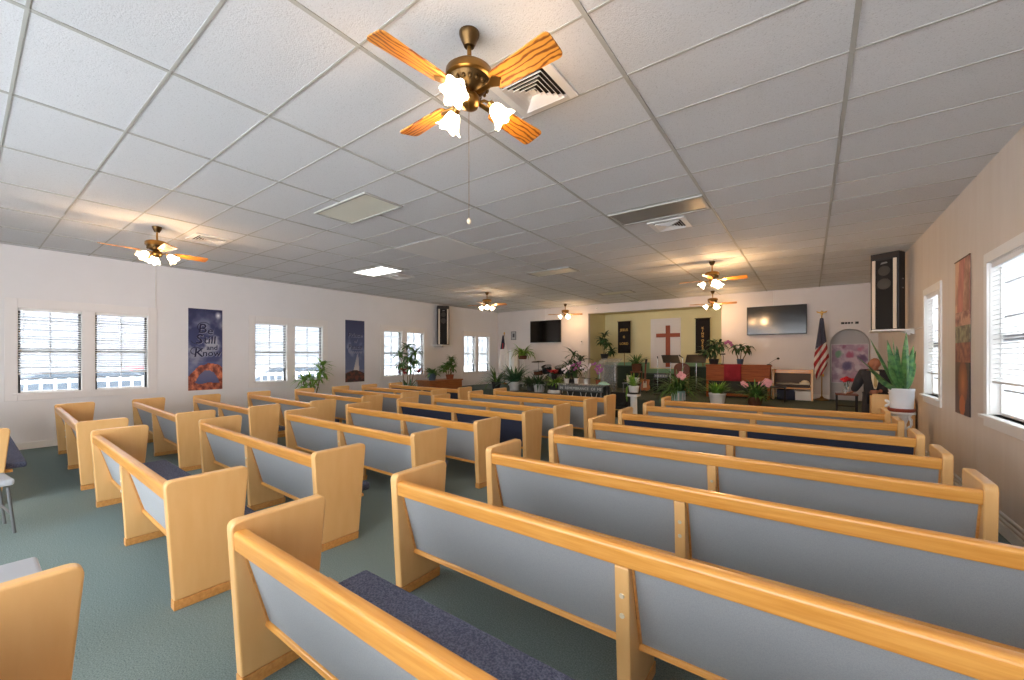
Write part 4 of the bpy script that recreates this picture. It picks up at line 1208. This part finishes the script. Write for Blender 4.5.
# music desk lamp-like black holder on the piano
ph = thing('small_lamp', 'small black desk lamp on the piano between two plants', 'lamp', (-2.03, 13.1, ST + .93))
MB().lathe([(0, 0), (.06, 0), (.055, .015), (0, .02)]).build('base', black_m, ph, smooth=True)
MB().tube([(0, 0, .01), (.02, 0, .2), (0, -.02, .3)], .008).build('stem', black_m, ph, smooth=True)
MB().b(-.07, .07, -.06, .0, .28, .32).build('shade', black_m, ph, bevel=.01)
mg = thing('gooseneck_microphone', 'thin gooseneck microphone at the right end of the piano', 'microphone', (-.9, 13.05, ST + .93))
MB().lathe([(0, 0), (.05, 0), (.045, .02), (0, .025)]).build('base', black_m, mg, smooth=True)
MB().tube([(0, 0, .02), (.03, 0, .06), (.12, 0, .13), (.2, 0, .17)], .006, 6).build('neck', steel_grey, mg, smooth=True)
MB().ball((.215, 0, .175), .028, (1.3, 1, 1)).build('capsule', black_m, mg, smooth=True)

# bench at the back of the stage
bc = thing('stage_bench', 'oak bench with grey back and seat against the front wall beside the flag', 'bench', (-.38, 13.5, ST))
for s in (-1, 1):
    MB().prism(rounded([(-.42, 0), (.02, 0), (.1, .82), (-.34, .82)], [0, 0, .05, .06], 5), s * .43 - .025, s * .43 + .025).build('end_panel', wood_z, bc, bevel=.008)
MB().b(-.404, .404, .03, .09, .70, .80).build('top_rail', wood_x, bc, bevel=.006)
MB().prism([(.0, .40), (.03, .40), (.09, .70), (.06, .70)], -.404, .404).build('back_panel', mat('bench_grey', lin(96, 88, 84), .95), bc)
MB().b(-.404, .404, -.42, .0, .30, .34).build('seat_board', wood_x, bc)
MB().b(-.39, .39, -.44, -.02, .34, .41).build('seat_cushion', mat('bench_seat_dark', lin(74, 68, 68), .95), bc, bevel=.02)
tag(MB().b(-.2, .2, -.14, .14, 0, .24).b(-.21, .21, -.15, .15, .24, .27).build('storage_box', blue_box_m, bevel=.006, loc=(-.52, 13.3, ST)), 'navy blue box under the bench on the stage', 'box')
tag(MB().b(-.17, .17, -.14, .14, 0, .22).b(-.18, .18, -.15, .15, .22, .25).build('storage_box', white_pot, bevel=.006, loc=(-.14, 13.3, ST)), 'white box under the bench nearest the flag', 'box')
m = MB().b(-.2, .2, -.1, .1, 0, .02).b(-.02, .2, -.09, .09, .02, .06); m.ball((.1, .02, .07), .07, (1.2, 1, .7))
tag(m.build('folded_cloth', cream_m, smooth=True, bevel=.006, loc=(-.2, 13.25, ST + .412)), 'cream folded cloth on the bench seat next to the flag', 'cloth')
mg_ = MB()
for k in range(4): mg_.box((k * .01, 0, .006 + k * .009), (.36, .24, .008), Matrix.Rotation(.1 * k, 3, 'Z'))
tag(mg_.build('magazine_stack', mat('magazine_paper', lin(170, 160, 140), .5), loc=(-.56, 13.2, ST + .412)), 'low stack of magazines on the bench seat beside the piano', 'magazines')
bt = thing('side_table', 'small black side table in front of the stage bench', 'side table', (-.72, 12.45, ST))
MB().b(-.24, .24, -.17, .17, .36, .39).build('top', black_m, bt, bevel=.004)
for sx in (-.21, .21):
    for sy in (-.14, .14): MB().tube([(sx, sy, .36), (sx, sy, 0)], .014).build('leg', black_m, bt)

# electric guitar with amplifier
gt = thing('electric_guitar', 'sunburst electric guitar leaning on a black amplifier', 'guitar', (-4.3, 13.1, ST + .0))
body = rounded([(-.17, .10), (-.08, .05), (.08, .05), (.17, .10), (.16, .22), (.10, .29), (.15, .42), (.08, .40), (.03, .36), (-.03, .36), (-.09, .45), (-.16, .44), (-.10, .29), (-.16, .2)], [.06] * 14, 4)
gm = MB().prism(body, -.02, .02, 'y')
go = gm.build('body', guitar_m, gt, bevel=.006, rot=(-.15, 0, 0))
MB().prism([(-.05, .14), (.07, .16), (.05, .36), (-.05, .36)], -.026, -.021, 'y').build('pickguard', cream_m, go)
MB().b(-.025, .025, -.032, -.021, .30, .92).build('neck', leather_m, go)
MB().prism([(-.03, .92), (.03, .92), (.05, 1.08), (-.02, 1.08)], -.034, -.02, 'y').build('headstock', black_m, go)
MB().tube([(-.1, -.1, .005), (0, 0, .08), (.1, -.1, .005)], .01).tube([(0, 0, .08), (0, .16, .3)], .01).build('stand', black_m, gt)
am = thing('guitar_amplifier', 'black amplifier cabinet beside the sunburst guitar', 'amplifier', (-3.83, 13.4, ST))
MB().b(-.24, .24, -.14, .14, .02, .62).build('cabinet', black_m, am, bevel=.01)
MB().b(-.21, .21, -.15, -.14, .05, .46).build('grille', grille_m, am)
MB().b(-.21, .21, -.15, -.14, .49, .59).build('control_panel', steel_grey, am)
for k in range(5): MB().ball((-.16 + k * .08, -.156, .54), .014, (1, .6, 1), 8, 6).build('knob', cream_m, am)
for sx in (-.2, .2): MB().b(sx - .03, sx + .03, -.1, .1, 0, .02).build('foot', black_m, am)
# brown chair
ch = thing('stage_chair', 'brown leather chair with rounded back between the music stands', 'chair', (-3.3, 13.45, ST))
MB().b(-.24, .24, -.24, .24, .38, .46).build('seat', leather_m, ch, bevel=.02)
MB().prism(rounded([(-.23, .46), (.23, .46), (.24, .85), (.12, .95), (-.12, .95), (-.24, .85)], [.02, .02, .08, .06, .06, .08], 4), .2, .27, 'y').build('backrest', leather_m, ch, bevel=.012)
for sx in (-.2, .2):
    for sy in (-.2, .2): MB().tube([(sx, sy, .38), (sx * 1.05, sy * 1.05, 0)], .018).build('leg', cabinet_m, ch)
# music stands
def music_stand(loc, rz, label, ht=1.02, tx=.5):
    t = thing('music_stand', label, 'music stand', loc, rz, 'black music stands')
    d = MB().box((0, 0, ht), (tx, .014, .34), Matrix.Rotation(-.85, 3, 'X')).build('desk', black_m, t, bevel=.004)
    MB().b(-tx / 2, tx / 2, -.20, -.13, ht - .125, ht - .11).build('ledge', black_m, d)
    MB().tube([(0, .03, ht - .03), (0, .03, .18)], .013, 8).build('pole', chrome, t, smooth=True)
    for k in range(3):
        a = k * 2 * PI / 3 + .5
        MB().tube([(0, .03, .2), (math.cos(a) * .28, .03 + math.sin(a) * .28, .012)], .009, 6).build('leg', black_m, t, smooth=True)
    return t
music_stand((-3.42, 12.85, ST), .5, 'black music stand in front of the cross', 1.09, .5)
music_stand((-2.72, 12.95, ST), .05, 'wide black music stand below the right hand black banner', 1.10, .56)
def mic_stand(loc, h, label, boom):
    t = thing('microphone_stand', label, 'microphone stand', loc, 0, 'microphone stands')
    MB().lathe([(0, 0), (.14, 0), (.13, .02), (.02, .04), (0, .04)]).build('base', black_m, t, smooth=True)
    MB().tube([(0, 0, .03), (0, 0, h)], .010, 8).build('pole', chrome, t, smooth=True)
    m = MB().tube([(0, 0, h), (boom[0], boom[1], h + boom[2])], [.014, .02], 8); m.build('microphone', black_m, t, smooth=True)
    return t
mic_stand((-3.72, 12.55, ST), 1.1, 'straight microphone stand left of the cross', (.02, -.1, .05))
mic_stand((-3.05, 12.75, ST), 1.12, 'microphone stand between the two music stands', (-.08, -.1, .08))
st = thing('plant_stand', 'dark wooden stand holding the alcove plant right of the black banner', 'plant stand', (-4.72, 13.55, ST))
MB().b(-.16, .16, -.16, .16, .62, .66).build('top', leather_m, st)
for sx in (-.13, .13):
    for sy in (-.13, .13): MB().tube([(sx, sy, .62), (sx, sy, 0)], .015).build('leg', leather_m, st)
plant_grassy((-4.72, 13.55, ST + .66), 'upright leafy plant in a brown clay pot right of the JESUS IS LORD banner', (.17, .26, brown_pot), leaf_a, 34, .5, .055, 1.3, 53, tilt=(.5, 1.5))

# drum kit
dk = thing('drum_kit', 'dark drum kit on the stage beneath the left television', 'drums', (-7.65, 13.1, ST))
def drum(c, r, L, M, name, m):
    d = MB().lathe([(0, -L / 2), (r, -L / 2), (r, L / 2), (0, L / 2)], c=c, M=M, seg=28).build(name, m, dk, smooth=True)
    rr = MB()
    for s in (-1, 1):
        rr.lathe([(r - .005, s * L / 2 - .014), (r + .012, s * L / 2 - .014), (r + .012, s * L / 2 + .014), (r - .005, s * L / 2 + .014)], c=c, M=M, seg=28)
    rr.build('hoop', chrome, d, smooth=True)
    return d
drumshell = mat('drum_shell', lin(34, 36, 42), .3, coat=.5)
drum((0, 0, .28), .27, .4, Matrix.Rotation(PI / 2, 4, 'X'), 'bass_drum', drumshell)
drum((-.3, -.05, .68), .185, .22, Matrix.Rotation(.35, 4, 'X'), 'tom_drum', drumshell)
drum((.28, -.05, .68), .19, .22, Matrix.Rotation(.35, 4, 'X'), 'tom_drum', drumshell)
drum((.74, -.1, .48), .22, .36, Matrix.Rotation(.1, 4, 'X'), 'floor_tom', drumshell)
drum((-.66, -.1, .55), .17, .15, Matrix.Rotation(.15, 4, 'X'), 'snare_drum', brown_pot)
m = MB().tube([(-.3, .0, .56), (-.1, .1, .5), (0, 0, .5)], .012).tube([(.28, 0, .56), (.1, .1, .5), (0, 0, .5)], .012)
for sx, z in ((.74, .28), (-.66, .47)):
    for k in range(3):
        a = k * 2.09; m.tube([(sx + math.cos(a) * .17, -.1 + math.sin(a) * .17, z), (sx + math.cos(a) * .2, -.1 + math.sin(a) * .2, 0)], .01)
m.tube([(-.2, -.1, .2), (-.34, -.15, 0)], .01); m.tube([(.2, -.1, .2), (.34, -.15, 0)], .01)
m.tube([(-.78, .1, .97), (-.78, .1, .0)], .011)
for k in range(3):
    a = k * 2.09; m.tube([(-.78, .1, .2), (-.78 + math.cos(a) * .25, .1 + math.sin(a) * .25, 0)], .009)
m.build('hardware', chrome, dk, smooth=True)
MB().lathe([(0, .02), (.03, .02), (.05, .008), (.27, -.012), (.27, -.016), (0, 0)], c=(-.78, .1, .97), M=Matrix.Rotation(.12, 4, 'X'), seg=36).build('cymbal', mat('cymbal_dark', lin(60, 54, 44), .3, metal=.9), dk, smooth=True)
# red poinsettia in front of the drums
ps = thing('poinsettia', 'red poinsettia on a black stool in front of the drums', 'plant', (-7.32, 12.5, ST + .36))
put_pot(ps, .1, .14, dark_pot)
m = MB(); rnd = random.Random(61)
for k in range(6):
    tuft_on(m, (rnd.uniform(-.17, .17), rnd.uniform(-.1, .1), .28 + rnd.uniform(-.05, .06)), 9, .16, .08, .8, rnd, (-.1, .6))
m.build('red_bracts', red_m, ps, smooth=True)
m = MB(); grassy(m, .13, 16, .22, .07, .8, .04, (.4, 1.2), 62); m.build('foliage', leaf_b, ps, smooth=True)
sl = thing('stool', 'small black stool under the red poinsettia', 'stool', (-7.32, 12.5, ST))
MB().lathe([(0, .33), (.16, .33), (.17, .345), (.16, .36), (0, .36)]).build('seat', black_m, sl, smooth=True)
for k in range(3):
    a = k * 2.09 + .5; MB().tube([(math.cos(a) * .08, math.sin(a) * .08, .33), (math.cos(a) * .17, math.sin(a) * .17, 0)], .012).build('leg', black_m, sl)

# ------------------------------------------------------------------ flags
def flag_shape(wtop, wmax, wbot, H, lean, amp, nf):
    def sh(u, v):
        q = 1 - v                                  # 0 at the top
        w = wtop + (wmax - wtop) * min(1, q / .7) if q < .7 else wmax + (wbot - wmax) * (q - .7) / .3
        x = (u - .5) * w + lean * q
        y = amp * (0.3 + q) * math.sin(u * PI * 2 * nf + q * 1.5)
        z = -H * q * (1 - .16 * (u * 1.0) * q)
        return (x, y, z)
    return sh
def us_flag(u, v):
    q = 1 - v
    if q < .40 + .1 * (1 - u):
        su, sv = (u * 6) % 1, (q * 24 + (int(u * 6) % 2) * .5) % 1
        return (190, 188, 196) if math.hypot(su - .5, sv - .5) < .19 else (26, 28, 56)
    return (158, 40, 46) if math.floor((q * 11 + u * 3.2)) % 2 == 0 else (222, 212, 204)
fl = thing('american_flag', 'American flag hanging furled on a brass pole beside the arched niche', 'flag', (.26, 13.6, ST))
MB().tube([(0, 0, .03), (0, 0, 2.26)], .014, 10).build('pole', brass, fl, smooth=True)
MB().lathe([(0, 0), (.16, 0), (.16, .025), (.05, .06), (.025, .1), (0, .1)]).build('base', brass, fl, smooth=True)
e = MB().ball((0, 0, 2.29), .03)
for s in (-1, 1):
    e.prism([(0, 2.30), (s * .1, 2.33), (s * .12, 2.38), (s * .05, 2.35), (0, 2.36)], -.008, .008, 'y')
e.ball((0, 0, 2.36), .022); e.build('eagle_finial', gold_m, fl, smooth=True)
c = painted('flag_cloth', 1, 1, 54, 150, us_flag, fl, .006, flag_print_m, flag_shape(.07, .33, .20, 1.66, -.02, .035, 2.0)); c.location = (0, -.055, 2.18)
MB().tube([(.02, -.02, 1.1), (.03, -.02, .7)], .006).ball((.03, -.02, .66), .02, (1, 1, 2)).build('tassel', gold_m, fl, smooth=True)
def ch_flag(u, v):
    q = 1 - v
    if q < .36 and u < .62 + .3 * (1 - q / .36):
        if q > .2 and abs(u - .35) < .06: return (170, 40, 50)
        return (42, 44, 66)
    return (226, 218, 210)
fl2 = thing('church_flag', 'white flag with a dark upper corner hanging in the front left corner', 'flag', (-10.35, 13.55, ST))
MB().tube([(0, 0, .03), (0, 0, 2.1)], .014, 10).build('pole', brass, fl2, smooth=True)
MB().lathe([(0, 0), (.16, 0), (.16, .025), (.05, .06), (0, .1)]).build('base', brass, fl2, smooth=True)
MB().ball((0, 0, 2.13), .035, (1, 1, 1.4)).build('finial', gold_m, fl2, smooth=True)
c = painted('flag_cloth', 1, 1, 30, 50, ch_flag, fl2, .006, flag_print_m, flag_shape(.08, .62, .55, 1.62, .02, .05, 3.0)); c.location = (.02, -.09, 2.04)
wd = MB(); bm = wd.bm; vs = []
for j in range(8):
    vs.append([bm.verts.new((math.cos(2 * PI * k / 40) * (.15 + .012 * math.cos(k * PI / 2.5) + .008 * j), math.sin(2 * PI * k / 40) * (.15 + .012 * math.cos(k * PI / 2.5) + .008 * j), 1.42 - 1.42 * j / 7)) for k in range(40)])
for j in range(7):
    for k in range(40): bm.faces.new((vs[j][k], vs[j + 1][k], vs[j + 1][(k + 1) % 40], vs[j][(k + 1) % 40]))
bm.faces.new(vs[0])
tag(wd.build('draped_column', mat('white_drape', lin(226, 230, 228), .8), smooth=True, loc=(-9.62, 13.2, ST)), 'tall column draped in white cloth near the front left corner', 'column')

# ------------------------------------------------------------------ niche, table with flowers, man
def floral(u, v):
    c = mixc((206, 182, 192), (172, 140, 158), .5 + fbm(u * 5, v * 6, 4) * 1.4)
    for (a, b, r, col) in ((.2, .75, .14, (122, 160, 124)), (.5, .72, .13, (176, 84, 112)), (.86, .64, .15, (110, 80, 116)), (.45, .45, .17, (96, 84, 124)), (.75, .4, .12, (214, 200, 206)), (.2, .3, .13, (222, 206, 212)), (.62, .2, .12, (190, 150, 170)), (.8, .88, .1, (190, 120, 142)), (.35, .93, .08, (150, 96, 120))):
        d = math.hypot(u - a, (v - b) * 1.3) + fbm(u * 9, v * 9, a * 10) * .05
        if d < r: c = mixc(col, c, (d / r) ** 3)
    return c
fa = thing('floral_picture', 'pink and purple floral picture inside the arched niche', 'picture', (.87, NY - .012, 1.42))
painted('printed_sheet', .76, 1.04, 50, 66, floral, fa, .01)
MB().b(-.39, .39, .001, .01, -.53, .53).build('backing', white_m, fa)
tb = thing('console_table', 'small dark high table with red flowers near the niche', 'table', (.58, 10.25, 0))
MB().b(-.17, .17, -.15, .15, .86, .89).build('top', leather_m, tb, bevel=.004)
for sx in (-.15, .15):
    for sy in (-.13, .13): MB().tube([(sx, sy, .86), (sx, sy, 0)], .013).build('leg', black_m, tb)
MB().tube([(-.15, -.13, .66), (.15, -.13, .66)], .009).build('stretcher', black_m, tb)
vf = thing('flower_vase', 'glass vase of red flowers on the small dark high table', 'vase', (.58, 10.25, .89))
MB().lathe([(0, 0), (.05, 0), (.065, .06), (.035, .13), (.045, .16), (.035, .16), (.028, .13), (0, .02)], seg=20).build('vase_body', acrylic_m, vf, smooth=True)
m = MB(); rnd = random.Random(71)
for k in range(26):
    a, r = rnd.uniform(0, 2 * PI), rnd.uniform(0, .12)
    m.ball((math.cos(a) * r, math.sin(a) * r * .8, .30 - r * .45 + rnd.uniform(-.01, .02)), .035, (1, 1, .8), 8, 6)
m.build('blooms', red_m, vf, smooth=True)
m = MB()
for k in range(7): m.tube([(0, 0, .06), (math.cos(k) * .06, math.sin(k) * .06, .27)], .004, 5)
m.build('stems', leaf_b, vf, smooth=True)

# wooden cabinet behind the snake plant
wc = thing('wooden_pulpit', 'oak wooden pulpit with rounded corners behind the snake plant', 'pulpit', (1.13, 9.42, 0))
MB().prism(rounded([(-.28, 0), (.26, 0), (.26, .96), (-.28, .98)], [0, 0, .08, .05], 5), -.2, -.17, 'y').build('front_panel', wood_z, wc, bevel=.006)
for s in (-1, 1): MB().b(-.01 + s * .26, -.01 + s * .23, -.17, .18, 0, .93).build('side_panel', wood_z, wc, bevel=.004)
MB().b(-.24, .22, -.17, .18, .87, .9).build('top', wood_x, wc)
MB().b(-.24, .22, -.17, .16, .4, .42).build('shelf', wood_x, wc)
MB().b(-.25, .23, -.165, .17, 0, .06).build('plinth', oak_trim, wc)

def skin_mesh(name, chains, m, parent, sub=2):
    """chains: list of (points, radii, parent index of first point or None) sharing vertices by index"""
    verts, edges, rad = [], [], []
    for pts, rr, start in chains:
        prev = start
        for p, r in zip(pts, rr):
            verts.append(p); rad.append(r)
            if prev is not None: edges.append((prev, len(verts) - 1))
            prev = len(verts) - 1
    me = bpy.data.meshes.new(name + '_skeleton'); me.from_pydata(verts, edges, [])
    o = bpy.data.objects.new(name, me); C.objects.link(o)
    md = o.modifiers.new('skin', 'SKIN'); md.use_smooth_shade = True
    for k, v in enumerate(me.skin_vertices[0].data):
        v.radius = (rad[k], rad[k]); v.use_root = (k == 0)
    s2 = o.modifiers.new('sub', 'SUBSURF'); s2.levels = sub; s2.render_levels = sub
    bpy.context.view_layer.update()
    new = bpy.data.meshes.new_from_object(o.evaluated_get(bpy.context.evaluated_depsgraph_get()))
    bpy.data.objects.remove(o)
    return new
def join_build(name, meshes, extra, m, parent):
    mb = extra or MB()
    for me in meshes: mb.bm.from_mesh(me)
    return mb.build(name, m, parent, smooth=True)

man = thing('person', 'man in a dark suit and cream shirt reaching to the small flower table', 'person', (.95, 9.85, 0))
# local coordinates: x right in the picture, -y towards the camera
pel, belly, chest, neck, head = (.03, .06, .93), (.02, .04, 1.06), (0, .0, 1.21), (0, -.04, 1.37), (0, -.07, 1.43)
shR, elR, wrR = (-.17, .0, 1.30), (-.235, .02, 1.10), (-.30, .12, .945)
shL, elL, wrL = (.17, .0, 1.30), (.21, -.04, 1.08), (.04, -.18, .985)
hpR, knR, anR = (-.085, .06, .88), (-.10, .03, .48), (-.11, .08, .09)
hpL, knL, anL = (.115, .06, .88), (.12, .06, .48), (.14, .13, .09)
bodyc = [([pel, belly, chest, neck, head], [.13, .135, .14, .055, .05], None),
         ([shR, elR, wrR], [.055, .043, .03], 2), ([shL, elL, wrL], [.055, .043, .03], 2),
         ([hpR, knR, anR], [.085, .058, .042], 0), ([hpL, knL, anL], [.085, .058, .042], 0)]
bm1 = skin_mesh('body', bodyc, skin_m, man)
ex = MB()
hr = Matrix.Rotation(.55, 3, 'X') @ Matrix.Rotation(.15, 3, 'Y')
hc = Vector((-.01, -.10, 1.478))
ex.ball(hc, .1, (.78, .98, 1.12), 20, 14, hr)
ex.ball(hc + hr @ Vector((0, -.05, -.06)), .06, (.9, .8, .85), 14, 10, hr)      # jaw
ex.tube([hc + hr @ Vector((0, -.092, .015)), hc + hr @ Vector((0, -.118, -.025)), hc + hr @ Vector((0, -.098, -.035))], [.008, .016, .01], 8)
for s in (-1, 1):
    ex.ball(hc + hr @ Vector((s * .08, .01, -.01)), .026, (.4, .8, 1.2), 10, 8, hr)
    ex.ball(hc + hr @ Vector((s * .03, -.088, .02)), .013, (1.2, .6, .6), 8, 6, hr)
ex.tube([hc + hr @ Vector((-.025, -.098, -.062)), hc + hr @ Vector((0, -.104, -.060)), hc + hr @ Vector((.025, -.098, -.062))], .007, 6)
def hand(mb, w, d, side, nrm, curl):
    w, d, side, nrm = Vector(w), Vector(d).normalized(), Vector(side).normalized(), Vector(nrm).normalized()
    R = Matrix((side, d, nrm)).transposed()
    mb.ball(w + d * .045, .045, (.85, 1.05, .42), 12, 8, R)
    for k in range(4):
        b0 = w + d * .08 + side * (-.028 + k * .0187); L = (.062, .075, .07, .054)[k]
        p1 = b0 + d * L * .5 - nrm * .004; p2 = p1 + (d * math.cos(curl) - nrm * math.sin(curl)) * L * .5
        mb.tube([b0 - d * .015, b0, p1, p2], [.009, .009, .0085, .006], 7)
    t0 = w + d * .03 - side * .035
    mb.tube([t0, t0 - side * .022 + d * .025, t0 - side * .02 + d * .055 - nrm * .01], [.011, .0095, .007], 7)
hand(ex, wrR, (-.35, .5, -.25), (.8, .5, 0), (0, .3, 1), .5)
hand(ex, wrL, (-.9, -.3, -.1), (0, 0, 1), (0, -1, 0), 1.2)
join_build('body', [bm1], ex, skin_m, man)
jk = skin_mesh('jacket', [([(.02, .05, .80), (.02, .04, 1.06), (0, .0, 1.22), (0, -.02, 1.345)], [.18, .18, .19, .10], None),
                          ([(-.17, .0, 1.295), elR, (-.288, .105, .962)], [.10, .078, .055], 2), ([(.17, .0, 1.295), elL, (.066, -.165, .992)], [.10, .078, .055], 2)], suit_m, man)
join_build('jacket', [jk], None, suit_m, man)
tr = skin_mesh('trousers', [([(.03, .06, .88)], [.14], None), ([hpR, knR, (-.11, .08, .07)], [.105, .08, .07], 0), ([hpL, knL, (.14, .13, .07)], [.105, .08, .07], 0)], suit_m, man)
join_build('trousers', [tr], None, suit_m, man)
MB().prism([(-.06, 1.355), (.05, 1.355), (.045, 1.22), (.01, 1.03), (-.02, 1.03), (-.055, 1.22)], -.185, -.10, 'y').build('shirt_front', shirt_m, man, bevel=.012)
MB().prism([(-.022, 1.335), (.012, 1.335), (.018, 1.09), (-.005, 1.06), (-.028, 1.09)], -.194, -.184, 'y').build('necktie', tie_m, man)
hm = MB(); hm.ball(hc + hr @ Vector((0, .03, .0)), .094, (.88, .86, .85), 18, 12, hr)
hm.build('hair', hair_m, man, smooth=True)
for (a, s) in ((anR, -1), (anL, 1)):
    MB().ball((a[0], a[1] - .06, .045), .06, (.8, 2.1, .72), 14, 8).build('shoe', black_m, man, smooth=True)

print('objects', len(bpy.data.objects))
